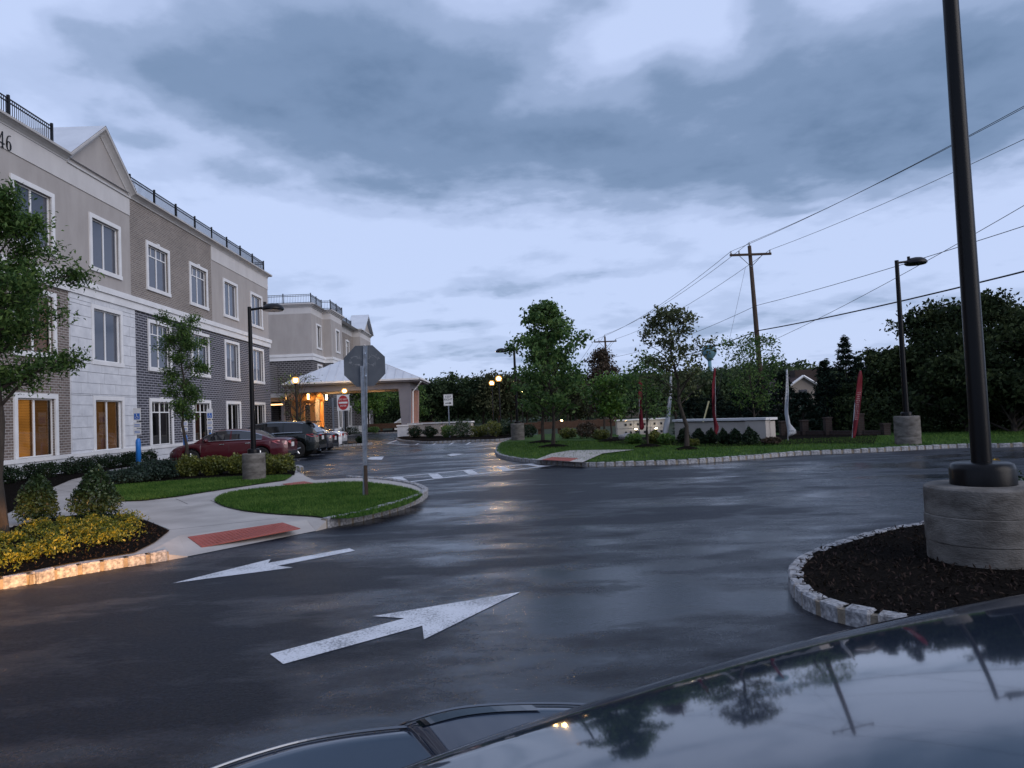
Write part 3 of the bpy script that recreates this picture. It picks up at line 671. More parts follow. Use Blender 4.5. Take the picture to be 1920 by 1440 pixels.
# stone blocks of the pale bay, each a block
def blocks(ya, yb, za, zb, ch, ln, holes, x, par, thick=.035):
    nrow = round((zb-za)/ch); h = (zb-za)/nrow
    for r_ in range(nrow):
        z0 = za+r_*h; z1 = z0+h; cuts = sorted(set([z0, z1]+[v for hh in holes for v in hh[2:] if z0+.03 < v < z1-.03]))
        for k in range(len(cuts)-1):
            s0, s1 = cuts[k], cuts[k+1]; segs = [(ya, yb)]
            for hh in holes:
                if hh[2] < s1-.01 and hh[3] > s0+.01:
                    segs = [q for (p0, p1) in segs for q in ((p0, min(p1, hh[0])), (max(p0, hh[1]), p1)) if q[1]-q[0] > .05]
            for (p0, p1) in segs:
                js = [p0]; y = p0+(ln*.5 if r_ % 2 else ln)*rnd.uniform(.8, 1.1)
                while y < p1-.35: js.append(y); y += ln*rnd.uniform(.85, 1.15)
                js.append(p1)
                for q in range(len(js)-1):
                    MB().b6(x-.02, x+thick+rnd.uniform(0, .006), js[q]+.006, js[q+1]-.006, s0+.009, s1-.009).build('stone_block', 'stone_white', par)
TR = .17
bayh = [(h[0]-TR, h[1]+TR, h[2]-TR, h[3]+TR) for h in HOLES]
blocks(27.22, 32.13, .90, 7.0, .43, 1.25, bayh, XW, B1)
blocks(20, 50.9, .0, .66, .33, 1.3, [], XW+.06, B1, .05)
MB().b6(XW-.2, XW+.05, Y0, Y1, -.1, .75).build('plinth', 'stone_white', B1)
MB().b6(XW-.02, XW+.16, Y0, Y1+.1, .66, .80).build('water_table', 'trim_white', B1)
lb = MB(); lb.b6(XW-.02, XW+.10, Y0, Y1+.08, 6.95, 7.28).b6(XW-.02, XW+.17, Y0, Y1+.14, 7.28, 7.52); lb.build('belt_course', 'trim_white', B1)
MB().b6(XW-.02, XW+.03, Y0, 31.88, 11.15, 11.97).build('frieze', 'stucco_light', B1)
MB().b6(XW-.02, XW+.03, 41.02, Y1, 11.15, 11.97).build('frieze', 'stucco_light', B1)
# cornice: a profile swept along y (and up the gable)
CP = [(0, 0), (.05, .01), (.06, .06), (.13, .13), (.23, .19), (.30, .205), (.31, .28), (.27, .30), (-.4, .31)]
def sweep(path, prof, par, name, m_):
    """path: list of (y,z) on the facade; the profile offsets x outwards and perpendicular to the path"""
    mb = MB(); n = len(prof); rings = []
    for i, (y, z) in enumerate(path):
        t0 = np.array(path[i])-np.array(path[max(i-1, 0)]); t1 = np.array(path[min(i+1, len(path)-1)])-np.array(path[i])
        t0 = t0/np.linalg.norm(t0) if np.linalg.norm(t0) > 0 else None; t1 = t1/np.linalg.norm(t1) if np.linalg.norm(t1) > 0 else None
        if t0 is None: t0 = t1
        if t1 is None: t1 = t0
        n0 = np.array([-t0[1], t0[0]]); n1_ = np.array([-t1[1], t1[0]]); nb = n0+n1_; nb /= np.linalg.norm(nb); k = 1/max(nb@n0, .4)
        rings += [(XW+a_, y+nb[0]*b_*k, z+nb[1]*b_*k) for a_, b_ in prof]
    fs = [(i*n+j, (i+1)*n+j, (i+1)*n+j+1, i*n+j+1) for i in range(len(path)-1) for j in range(n-1)]
    fs += [tuple(range(n)), tuple(range((len(path)-1)*n+n-1, (len(path)-1)*n-1, -1))]
    return mb.add(rings, fs).build(name, m_, par)
GY, GZ = 29.55, 13.86
sweep([(Y0, ZT), (27.2, ZT), (GY, GZ), (31.9, ZT), (Y1, ZT)], CP, B1, 'cornice', 'cornice')
MB().b6(-18, XW+.29, Y1, Y1+.28, ZT+.17, ZT+.302).build('cornice_return', 'cornice', B1)
gm = MB(); gm.add([(XW+.01, 27.2, ZT-.02), (XW+.01, 31.9, ZT-.02), (XW+.01, GY, GZ+.1)], [(0, 1, 2)]); gm.build('gable_panel', 'stucco', B1)
gt = MB(); gt.b6(XW, XW+.08, 27.2, 31.9, ZT-.03, ZT+.05); gt.build('gable_trim', 'cornice', B1)
# gable roof running back
gr = MB(); zo = .72
for sgn in (-1, 1):
    yb_ = GY+sgn*2.5; gr.add([(XW+.30, GY, GZ+.425), (XW+.30, yb_, ZT+.30), (-19.0, yb_, ZT+.30), (-19.0, GY, GZ+.425)], [(0, 1, 2, 3)])
gr.add([(-19, GY, GZ+.425), (-19, GY-2.5, ZT+.3), (-19, GY+2.5, ZT+.3)], [(0, 1, 2)])
gr.build('gable_roof', 'metal_roof', B1)
# roof railings
def railing(par, pts, z, h=1.05, post=2.35, pitch=.11, name='railing'):
    """posts, rails and pickets along a list of (x, y)"""
    hd = MB()
    for i in range(len(pts)-1):
        p, q = np.array(pts[i]), np.array(pts[i+1]); ln = np.linalg.norm(q-p); ang = math.atan2(q[1]-p[1], q[0]-p[0]); c = (p+q)/2
        for zz_ in (.12, h-.16, h-.03): hd.box((*c, z+zz_), (ln, .035, .04), ang)
    root = hd.build(name, 'black_metal', par)
    pk = MB()
    for i in range(len(pts)-1):
        p, q = np.array(pts[i]), np.array(pts[i+1]); ln = np.linalg.norm(q-p); ang = math.atan2(q[1]-p[1], q[0]-p[0])
        for k in range(1, int(ln/pitch)): pk.box((*(p+(q-p)*k*pitch/ln), z+h/2), (.018, .018, h-.08), ang)
        npst = max(1, round(ln/post))
        for k in range(npst+1 if i == len(pts)-2 else npst): MB().box((*(p+(q-p)*k/npst), z+h/2+.04), (.08, .08, h+.1), ang).build('post', 'black_metal', root)
    o = pk.build('picket', 'black_metal', root); o['kind'] = 'stuff'
railing(B1, [(XW-.2, 10), (XW-.2, 26.7)], 12.14, 1.0); railing(B1, [(XW-.2, 32.4), (XW-.2, Y1-.1), (XW-2.4, Y1-.1)], 12.14, 1.0)
# windows (shared meshes): local frame: x out of the wall, y along, z up, origin at the opening's lower centre on the wall face
def window_meshes(h, grid, hw=HWY, keystone=False):
    fr = MB(); t = TR
    fr.b6(-.02, .055, -hw-t, hw+t, h, h+t).b6(-.02, .075, -hw-t-.03, hw+t+.03, -t, 0).b6(-.02, .055, -hw-t, -hw, 0, h).b6(-.02, .055, hw, hw+t, 0, h)
    if keystone: fr.add([(.07, -.07, h-.0), (.07, .07, h), (.07, .12, h+t+.06), (.07, -.12, h+t+.06), (0, -.07, h), (0, .07, h), (0, .12, h+t+.06), (0, -.12, h+t+.06)], [(0, 1, 2, 3), (0, 4, 5, 1), (1, 5, 6, 2), (2, 6, 7, 3), (3, 7, 4, 0)])
    mu = MB(); f = .05; x0, x1 = -.13, -.075
    mu.b6(x0, x1, -hw, hw, h-f, h).b6(x0, x1, -hw, hw, 0, f).b6(x0, x1, -hw, -hw+f, f, h-f).b6(x0, x1, hw-f, hw, f, h-f).b6(x0, x1, -.04, .04, f, h-f)
    if grid:
        zt = h*.76
        for s in (-1, 1):
            mu.b6(x0+.01, x1-.004, s*.04, s*(hw-f), zt-.025, zt+.025).b6(x0+.01, x1-.004, s*(hw/2+.0)-.015, s*(hw/2)+.015, zt+.025, h-f)
    pn = [MB().add([(-.105, a, .02), (-.105, b_, .02), (-.105, b_, h-.02), (-.105, a, h-.02)], [(0, 1, 2, 3)]) for a, b_ in ((-hw+.02, -.01), (.01, hw-.02))]
    return fr.mesh('window', 'trim_white'), mu.mesh('sash', 'window_frame'), pn
WM = {}
def window(par, loc, h, grid, pane, rot=0.0, hw=HWY, key=False, lit=None):
    k = (round(h, 2), grid, hw, key)
    if k not in WM: WM[k] = window_meshes(h, grid, hw, key)+({},)
    fr, sa, pn, cache = WM[k]; pl = par.location
    w_ = link('window', fr, par, (loc[0]-pl[0], loc[1]-pl[1], loc[2]-pl[2]), (0, 0, rot)); link('sash', sa, w_)
    for i in (0, 1):
        pm = 'glass_clear' if lit else pane
        if (i, pm) not in cache: cache[(i, pm)] = pn[i].mesh('pane', pm)
        link('pane', cache[(i, pm)], w_)
        if lit:
            bl = MB(); a, b_ = ((-hw+.02, -.01), (.01, hw-.02))[i]; nsl = int(h/.055)
            for s in range(nsl): z = .02+s*(h-.04)/nsl; bl.add([(-.20, a, z), (-.20, b_, z), (-.245, b_, z+.05), (-.245, a, z+.05)], [(0, 1, 2, 3)])
            bl.add([(-.3, a-.1, 0), (-.3, b_+.1, 0), (-.3, b_+.1, h), (-.3, a-.1, h)], [(0, 1, 2, 3)], 1)
            link('blind', bl.mesh('blind', [lit[i], 'plastic_black']), w_)
    return w_
for c in WC:
    brickbay = 32 < c < 41
    for fi, (z0, z1) in enumerate(FL):
        lit = None
        if fi == 0 and abs(c-25.2) < .1: lit = ('blind_lit', 'blind_dim')
        if fi == 0 and abs(c-29.85) < .1: lit = ('blind_dim', 'blind_dim')
        if fi == 1 and abs(c-25.2) < .1: lit = ('blind_dim', 'blind_dim')
        window(B1, (XW, c, z0), z1-z0, brickbay, 'glass_black' if fi == 0 else 'glass_upper', key=brickbay, lit=lit)
# house number
num = MB(); p4 = PX(1, 262, XW+.04); s4 = .54; yb, zb4 = PX(-3, 268, XW+.04)[1], PX(12, 266, XW+.04)[2]-.26
def dig(poly, y, z):
    o = [(XW+.035, y+a*s4, z+b_*s4) for a, b_ in poly]; i = [(XW+.055, y+a*s4, z+b_*s4) for a, b_ in poly]; n = len(poly)
    num.add(o+i, [tuple(range(n, 2*n))]+[(k, (k+1) % n, (k+1) % n+n, k+n) for k in range(n)])
dig([(.30, 0), (.40, 0), (.40, 1), (.33, 1)], yb, zb4); dig([(0, .30), (.03, .26), (.36, .96), (.33, 1.0)], yb, zb4); dig([(0, .24), (.55, .24), (.55, .30), (0, .30)], yb, zb4); dig([(.24, 0), (.46, 0), (.46, .03), (.24, .03)], yb, zb4)
y6 = yb+.66*s4; ring = []
for k in range(20):
    a0_, a1_ = 2*math.pi*k/20, 2*math.pi*(k+1)/20; f6 = lambda a, t: (.26+(.24-t*(.04+.09*abs(math.cos(a))))*math.cos(a), .30+(.30-t*(.035+.01))*math.sin(a))
    dig([f6(a0_, 0), f6(a1_, 0), f6(a1_, 1), f6(a0_, 1)], y6, zb4)
for k in range(10):
    g6 = lambda t, o_: (.02+.42*t**2.2+o_*(.10*(1-t)+.02), .30+.70*math.sin(t*math.pi/2)-(.0 if o_ == 0 else .03*t))
    dig([g6(k/10, 0), g6(k/10, 1), g6((k+1)/10, 1), g6((k+1)/10, 0)], y6, zb4)
num.build('house_number', 'black_metal', B1)

# ================================================================== BUILDING TWO (wing beyond the recess)
B2 = thing('hotel_wing', 'far three storey wing of charcoal brick and stucco behind the entrance canopy', 'building', (-16, 63, 0))
Z2 = 11.68
def face(axis, plane, a0, a1, sgn, holes=(), third='stucco', zt=Z2):
    for za, zb, m_ in ((.0, .75, 'stone_white'), (.75, 6.95, 'brick_charcoal'), (7.5, 11.1, third), (11.1, zt, 'stucco_light')):
        mb = MB(); wall_holes(mb, axis, plane, a0, a1, za, zb, holes, sgn=sgn); mb.build('wall', m_, B2)
    bx = MB(); cx = MB()
    if axis == 'X':
        bx.b6(plane-.02, plane+.10, a0-.10, a1+.10, 6.95, 7.28).b6(plane-.02, plane+.16, a0-.16, a1+.16, 7.28, 7.52)
        for i, (d_, z0, z1) in enumerate(((.07, Z2, Z2+.1), (.16, Z2+.1, Z2+.2), (.26, Z2+.2, Z2+.33))): cx.b6(plane-.2, plane+d_, a0-d_, a1+d_, z0+.001*i, z1)
    else:
        bx.b6(a0, a1+.098, plane-.104, plane+.02, 6.952, 7.279).b6(a0, a1+.158, plane-.164, plane+.02, 7.281, 7.519)
        for i, (d_, z0, z1) in enumerate(((.07, Z2, Z2+.1), (.16, Z2+.1, Z2+.2), (.26, Z2+.2, Z2+.33))): cx.b6(a0, a1+d_-.003, plane-d_-.003, plane+.2, z0+.003+.001*i, z1-.003)
    bx.build('belt_course', 'trim_white', B2); cx.build('cornice', 'cornice', B2)
HW2 = .72
def wins2(plane, cs, grid=False, first=True):
    hl = [(c-HW2, c+HW2, z0, z1) for c in cs for z0, z1 in FL[(0 if first else 1):]]
    for c in cs:
        for fi, (z0, z1) in enumerate(FL):
            if fi == 0 and not first: continue
            window(B2, (plane, c, z0), z1-z0, grid, 'glass_black' if fi == 0 else ('glass_dark' if c < 68 else 'glass_upper'), hw=HW2, key=grid)
    return hl
face('Y', 63.0, -30, -15.95, -1)
face('X', -15.95, 63.0, 67.3, 1, wins2(-15.95, [65.6]))
face('Y', 67.3, -15.95, -15.2, -1); face('X', -15.2, 67.3, 72.2, 1, wins2(-15.2, [70.0]))
face('X', -16.3, 72.2, 83.0, 1, wins2(-16.3, [75.5, 80.0], True), 'brick_tan')
face('Y', 83.0, -16.3, -15.4, -1); face('X', -15.4, 83.0, 90.0, 1, wins2(-15.4, [86.5]))
MB().add([(-15.5, 63, 11.9), (-30, 63, 11.9), (-30, 90, 11.9), (-15.5, 90, 11.9)], [(3, 2, 1, 0)]).build('flat_roof', 'metal_roof', B2)
MB().add([(-30, 63, 0), (-30, 90, 0), (-30, 90, 11.9), (-30, 63, 11.9), (-15.4, 90, 0), (-15.4, 90, 11.9)], [(0, 1, 2, 3), (1, 4, 5, 2)]).build('back_wall', 'stucco', B2)
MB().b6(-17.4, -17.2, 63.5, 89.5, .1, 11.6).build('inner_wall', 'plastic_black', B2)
gw = MB(); gy, gz = 86.5, 13.8
gw.add([(-15.3, 83.6, 11.9), (-15.3, 89.4, 11.9), (-15.3, gy, gz)], [(0, 1, 2)]); gw.build('gable_panel', 'stucco', B2)
g3 = MB()
for s in (-1, 1): g3.add([(-14.9, gy, gz+.35), (-14.9, gy+s*3.3, 11.9), (-17, gy+s*3.3, 11.9), (-17, gy, gz+.35), (-14.9, gy, gz+.1), (-14.9, gy+s*3.2, 11.7)], [(0, 1, 2, 3), (0, 4, 5, 1)])
g3.build('gable_roof', 'metal_roof', B2)
railing(B2, [(-28, 62.9), (-15.9, 62.9), (-15.9, 66.8), (-15.1, 66.9), (-15.1, 72), (-16.2, 72.1), (-16.2, 82)], 11.95, .85, pitch=.14)
# link between the two blocks, with a low canopy
LK = thing('link_block', 'low recessed link with pale canopy between the two building blocks', 'building', (-20, 57, 0))
MB().b6(-24, -19.0, 51.3, 62.9, 0, 6.5).build('wall', 'brick_charcoal', LK)
MB().b6(-19.2, -16.6, 56.5, 62.8, 3.55, 3.85).build('canopy', 'metal_roof', LK); MB().b6(-18.9, -16.8, 56.7, 62.6, 3.25, 3.55).build('canopy_soffit', 'soffit', LK)
MB().b6(-18.5, -16.75, 56.58, 56.68, 2.95, 3.05).build('light_strip', 'warm_tube', LK)
MB().b6(-16.9, -16.65, 56.6, 56.85, 0, 3.25).build('post', 'portico_grey', LK)
# arched entrance
EN = thing('entrance_porch', 'lit wooden entrance porch with a barrel arched hood under the canopy', 'entrance', (-15.2, 59, 0))
ar = MB(); n = 12; ya, yb_ = 57.2, 60.2
for k in range(n):
    a0_, a1_ = math.pi*k/n, math.pi*(k+1)/n
    for (x0, x1) in ((-16.6, -14.35),):
        q = [(x0, (ya+yb_)/2-1.6*math.cos(a0_), 3.15+.75*math.sin(a0_)), (x1, (ya+yb_)/2-1.6*math.cos(a0_), 3.15+.75*math.sin(a0_)), (x1, (ya+yb_)/2-1.6*math.cos(a1_), 3.15+.75*math.sin(a1_)), (x0, (ya+yb_)/2-1.6*math.cos(a1_), 3.15+.75*math.sin(a1_))]
        q2 = [(x, y+(y-58.7)*-.08, z-.16) for x, y, z in q]
        ar.add(q+q2, [(0, 1, 2, 3), (4, 7, 6, 5), (1, 5, 6, 2), (0, 3, 7, 4)])
ar.build('arched_hood', 'wood_door', EN)
for y in (57.2, 60.15): MB().b6(-14.75, -14.4, y-.12, y+.12, 0, 3.15).build('column', 'wood_door', EN)
MB().b6(-16.7, -16.3, 57.1, 60.3, 0, 3.3).build('wall', 'brick_charcoal', EN)
MB().b6(-16.3, -15.2, 57.05, 57.25, 0, 3.1).build('side_wall', 'wood_door', EN)
MB().b6(-16.28, -16.2, 57.9, 59.5, .1, 2.3).build('door', 'wood_door', EN)
MB().ell((-15.2, 58.7, 3.35), (.22, .22, .12)).build('ceiling_lamp', 'lamp_glow', EN)
for y, x in ((57.0, -14.85), (60.4, -14.2)):
    sl_ = thing('wall_lantern', 'small lit wall lantern %s the arched entrance hood' % ('before' if y < 58 else 'behind'), 'lantern', (x, y, 3.4), 'lanterns at the entrance arch')
    MB().b6(x-.06, x+.06, y-.06, y+.06, 3.3, 3.75).build('glass', 'lamp_far', sl_); MB().b6(x-.08, x+.08, y-.08, y+.08, 3.25, 3.3).b6(x-.08, x+.08, y-.08, y+.08, 3.75, 3.8).build('frame', 'black_metal', sl_)

# ================================================================== PORTE-COCHERE
PCH = thing('entrance_canopy', 'hipped pale metal roofed drive-through canopy on paired tapered columns', 'canopy', (-10.8, 60, 0))
ex0, ex1, ey0, ey1, ez = -16.0, -5.6, 54.0, 61.2, 4.5
ax, ay, azp = -10.8, 57.6, 6.85
rf = MB(); cs_ = [(ex0, ey0), (ex1, ey0), (ex1, ey1), (ex0, ey1)]
for i in range(4):
    p, q = cs_[i], cs_[(i+1) % 4]; rf.add([(*p, ez), (*q, ez), (ax, ay, azp)], [(0, 1, 2)])
roof = rf.build('roof', 'metal_roof', PCH)
for i in range(4):
    p, q = np.array(cs_[i]), np.array(cs_[(i+1) % 4])
    for k in range(1, 16):
        u = k/16; e = p+(q-p)*u; v = 1-abs(2*u-1)
        # the seam runs up the slope square to the eave until it meets the hip
        nrm = np.array([-(q-p)[1], (q-p)[0]]); nrm /= np.linalg.norm(nrm); run = (np.array([ax, ay])-p)@nrm*v; top = e+nrm*run; zt_ = ez+(azp-ez)*v
        MB().tube([(*e, ez+.03), (*top, zt_+.03)], .022, 4).build('seam', 'metal_roof', roof)
MB().b6(ex0+.05, ex1-.05, ey0+.05, ey1-.05, 4.27, 4.49).build('fascia', 'portico_grey', PCH)
MB().b6(ex0, ex1, ey0-.1, ey0+.04, 4.39, 4.52).b6(ex1-.04, ex1+.1, ey0-.1, ey1+.1, 4.389, 4.519).build('gutter', 'trim_white', PCH)
MB().b6(ex0+.3, ex1-.9, ey0+.5, ey0+1.2, 3.77, 4.27).b6(ex0+.3, ex1-.9, ey1-1.2, ey1-.5, 3.77, 4.27).b6(ex1-1.62, ex1-.92, ey0+1.2, ey1-1.2, 3.77, 4.268).build('beam', 'portico_grey', PCH)
MB().b6(ex0+.3, ex1-1.62, ey0+1.2, ey1-1.2, 4.17, 4.26).build('ceiling', 'soffit', PCH)
def column(x, y, m_):
    c_ = MB(); w0, w1 = .33, .45
    vs = [(x+sx*w, y+sy*w, z) for z, w in ((1.0, w0), (3.77, w1)) for sx, sy in ((-1, -1), (1, -1), (1, 1), (-1, 1))]
    c_.add(vs, [(0, 1, 5, 4), (1, 2, 6, 5), (2, 3, 7, 6), (3, 0, 4, 7), (4, 5, 6, 7)]); o = c_.build('column', m_, PCH)
    MB().b6(x-.62, x+.62, y-.62, y+.62, 0, .9).build('plinth', 'stone_white', PCH); MB().b6(x-.68, x+.68, y-.68, y+.68, .9, 1.0).build('plinth_cap', 'trim_white', PCH)
    return o
column(ex1-1.27, ey0+.85, 'portico_grey'); column(ex1-1.27, ey1-.85, 'portico_lit'); column(ex0+.9, ey1-.85, 'portico_grey')
for y in (56.5, 59): MB().lathe((-10, y, 4.09), [(.25, .07), (.25, .02), (.18, 0)], 16).build('ceiling_light', 'canopy_light', PCH)
for y in (56.5, 59): MB().lathe((-13.6, y, 4.09), [(.25, .07), (.25, .02), (.18, 0)], 16).build('ceiling_light', 'canopy_light', PCH)
dsp = MB().tube([(ex1+.05, ey0, 4.22), (ex1-.35, ey0+.4, 3.8), (ex1-.62, ey0+.35, 3.5), (ex1-.72, ey0+.3, .1)], .05, 6); dsp.build('downspout', 'trim_white', PCH)
# cream garden walls
def cap_wall(label, p, q, h, th=.35, m_='cream_wall', pier=None):
    p, q = np.array(p[:2]), np.array(q[:2]); c = (p+q)/2; ln = np.linalg.norm(q-p); ang = math.atan2(*(q-p)[::-1]); root = thing('garden_wall', label, 'wall', (*c, 0))
    MB().box((*c, h/2-.05), (ln, th, h-.1+.1), ang).build('wall', m_, root); MB().box((*c, h+.045), (ln+.14, th+.14, .09), ang).build('cap', 'trim_white', root)
    if pier:
        d = (q-p)/ln; n_ = np.array([d[1], -d[0]]); pc = q-d*.45+n_*(th/2+.1); MB().box((*pc, h/2-.04), (.9, .30, h+.05), ang).build('pier', m_, root); MB().box((*pc, h+.056), (1.0, .40, .09), ang).build('pier_cap', 'trim_white', root)
    return root
cap_wall('cream rendered garden wall beside the canopy columns and keep right sign', (-6.4, 53.2), (-1.7, 50.4), 1.02)

# ================================================================== LAMPS
def dome_lamp(label, x, y, htop, br, bh, pr0, pr1, arm, z0=0.0, group='dome headed parking lot lamps', bands=3, collar=(.16, .14), dome=.36, headed=True):
    """concrete base, collar, tapered pole, arm and a half dome head; arm is the compass angle of the head"""
    r_ = thing('parking_lamp', label, 'street lamp', (x, y, z0), group)
    prof = [(br, -.1)]
    for k in range(bands):
        za, zb = bh*k/bands, bh*(k+1)/bands; w_ = 1+(.015 if k % 2 else 0); prof += [(br*w_, za+.008), (br*w_*1.004, (za+zb)/2), (br*w_, zb-.008), (br*.992, zb)]
    prof += [(br*.95, bh+.015), (.02, bh+.02)]
    smooth_edges(MB().lathe((x, y, z0), prof, 40).build('concrete_base', 'concrete_base', r_), 25)
    cr_, chh = collar; smooth_edges(MB().lathe((x, y, z0+bh), [(cr_, 0), (cr_, chh*.7), (cr_*.93, chh*.93), (cr_*.8, chh), (pr0, chh)], 32).build('base_cover', 'black_paint', r_), 50)
    smooth_edges(MB().tube([(x, y, z0+bh), (x, y, z0+(bh+htop)/2), (x, y, z0+htop)], [pr0, (pr0+pr1)/2, pr1], 20).build('pole', 'black_paint', r_), 50)
    ca, sa = math.cos(arm), math.sin(arm); zt = z0+htop
    MB().tube([(x, y, zt-.08), (x+ca*.35, y+sa*.35, zt-.04)], .035, 8).build('arm', 'black_metal', r_)
    c = (x+ca*(.35+dome), y+sa*(.35+dome), zt-.10)
    hd = MB(); hd.ell(c, (dome, dome, dome*.62), 24, 7, 0.0, 1.0); h_ = hd.build('lamp_head', 'black_metal', r_, True); smooth_edges(h_, 50)
    MB().lathe((c[0], c[1], c[2]-.03), [(dome*.9, 0), (dome*.95, .03)], 24).build('lens', 'glass_dark', h_)
    MB().tube([(c[0]-ca*dome*.75, c[1]-sa*dome*.75, zt), (c[0]-ca*dome*.75, c[1]-sa*dome*.75, zt+.12)], .045, 8).build('photocell', 'black_metal', h_)
    return r_
dome_lamp('tall black dome lamp on a concrete base among golden shrubs by the parking', *G(477, 900, KH)[:2], 4.75, .30, .74, .07, .05, .0, KH-.03, dome=.29)
dome_lamp('black dome lamp on a concrete base on the lawn near dark conifers', *G(1703, 833, KH)[:2], 5.85, .37, .92, .09, .06, .15, KH-.05, dome=.33)
dome_lamp('black dome lamp with square shouldered base behind the leafy maples', 1.15, 38.4, 4.95, .36, .92, .08, .06, math.pi*.98, KH-.05, dome=.33)
dome_lamp('thick black lamp pole rising from a banded concrete drum on the mulch island', 4.60, 6.68, 6.9, .50, .76, .088, .062, -.35, KH-.09, bands=3, collar=(.275, .225))
def globe_lamp(label, x, y, z=4.05, base=0.0, r=.17):
    r_ = thing('globe_lamp', label, 'street lamp', (x, y, base), 'lit globe post lamps')
    MB().lathe((x, y, base), [(.14, -.05), (.14, .1), (.09, .35), (.06, .5)], 12).build('pole_base', 'black_metal', r_)
    MB().tube([(x, y, base+.4), (x, y, z-r)], [.055, .045], 10).build('pole', 'black_metal', r_)
    MB().lathe((x, y, z-r-.1), [(.05, 0), (.13, .06), (.13, .12)], 12).build('holder', 'black_metal', r_)
    gl0 = MB().ell((x, y, z+.03), (r*1.25, r*1.25, r*1.3), 20, 11).build('globe', 'globe_halo_shell', r_, True); MB().ell((x, y, z+.03), (r*.62, r*.62, r*.62), 16, 9).build('bulb', 'lamp_glow', gl0, True)
    MB().lathe((x, y, z+r*1.05), [(.09, 0), (.03, .09)], 10).build('finial', 'black_metal', r_)
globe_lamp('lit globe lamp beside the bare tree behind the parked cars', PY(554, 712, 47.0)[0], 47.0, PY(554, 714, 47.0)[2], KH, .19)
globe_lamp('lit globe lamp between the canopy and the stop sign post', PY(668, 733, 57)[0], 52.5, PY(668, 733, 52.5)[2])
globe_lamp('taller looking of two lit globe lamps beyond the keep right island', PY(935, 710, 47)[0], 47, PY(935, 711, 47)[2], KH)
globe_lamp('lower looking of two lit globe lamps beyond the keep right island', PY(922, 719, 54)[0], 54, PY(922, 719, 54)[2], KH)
def far_lamp(label, px, py_, Y, r=.16, hz=0.0):
    p = PY(px, py_, Y); r_ = thing('far_lamp', label, 'street lamp', (p[0], Y, -.35), 'small far off street lights')
    MB().tube([(p[0], Y, -.35), (p[0], Y, p[2])], .07, 6).build('pole', 'black_metal', r_); MB().ell((p[0], Y, p[2]+r*.8), (r, r, r), 10, 7).build('lamp_head', 'lamp_far', r_, True)
far_lamp('tiny amber street light low behind the timber rail and maple trunks', 1053, 791, 85, .15)
far_lamp('tiny amber light beside the red feather flag in the far trees', 1183, 757, 110, .3)
far_lamp('tiny amber light showing through the leafy maple crown', 978, 735, 80, .15)
far_lamp('tiny white orange light just above the pale block wall', 1174, 793, 75, .15)

# ================================================================== SIGNS
def post_px(px, py_top, Y, z0=0.0): return PY(px, py_top, Y)
def sign_post(par, x, y, z0, z1, w=.05, m_='galvanized'):
    mb = MB(); t = .006  # U channel
    mb.b6(x-w/2, x+w/2, y-t, y, z0, z1).b6(x-w/2-.012, x-w/2, y-.028, y-.003, z0, z1).b6(x+w/2, x+w/2+.012, y-.028, y-.003, z0, z1); return mb.build('post', m_, par)
def octagon(c, r, n=8, ph=math.pi/8): return [(c[0]+r*math.cos(ph+2*math.pi*k/n), c[1]+r*math.sin(ph+2*math.pi*k/n)) for k in range(n)]
def plate_y(poly, y, th=.006):
    mb = MB(); n = len(poly); mb.add([(a, y, b_) for a, b_ in poly]+[(a, y+th, b_) for a, b_ in poly], [tuple(range(n)), tuple(range(2*n-1, n-1, -1))]+[(k, k+n, (k+1) % n+n, (k+1) % n) for k in range(n)]); return mb
SY = 15.5; pb = G(688, 931, KH); SY = pb[1]; sp_ = PY(683, 686, SY)
ST = thing('stop_sign', 'scuffed grey back of an octagonal stop sign on twin steel posts', 'sign', (pb[0]-.02, SY, KH))
o8 = plate_y(octagon((sp_[0], sp_[2]), .445), SY+.03).build('sign_plate', ['sign_back'], ST)
MB().add([(a, SY+.0365, b_) for a, b_ in octagon((sp_[0], sp_[2]), .44)], [tuple(range(7, -1, -1))]).build('sign_face', 'sign_red', ST)
x0, zc = sp_[0], sp_[2]
pm_ = MB()
pxs, pxe = PY(684, 655, SY)[0], pb[0]-.02
def slant_post(x_top, z_top, x_bot, z_bot, y, w, m_, name='post'):
    mb = MB(); t = .006
    for dx, dy0, dy1, ww in ((0, -t, 0, w), (-w/2-.006, -.03, -.002, .012), (w/2+.006, -.03, -.002, .012)):
        vs = [(x_+dx+s*ww/2, y+dy, z_) for x_, z_ in ((x_bot, z_bot), (x_top, z_top)) for dy in (dy0, dy1) for s in (-1, 1)]
        mb.add(vs, [(0, 1, 5, 4), (2, 6, 7, 3), (0, 4, 6, 2), (1, 3, 7, 5), (4, 5, 7, 6)])
    return mb.build(name, m_, ST)
slant_post(PY(685, 652, SY)[0], zc+.40, pb[0]-.045, KH-.1, SY+.028, .06, 'galvanized')
slant_post(PY(681, 700, SY)[0]-.01, zc+.0, pb[0]-.02, KH-.1, SY-.004, .05, 'galvanized')
MB().b6(pb[0]-.03, pb[0]+.035, SY-.06, SY-.036, KH, KH+.62).build('stake', 'pole_wood', ST)
bo = MB()
for z in (zc+.25, zc-.2): bo.tube([(PY(685, 660, SY)[0], SY-.02, z), (PY(685, 660, SY)[0], SY+.03, z)], .012, 8)
bo.build('bolt', 'chrome', ST)
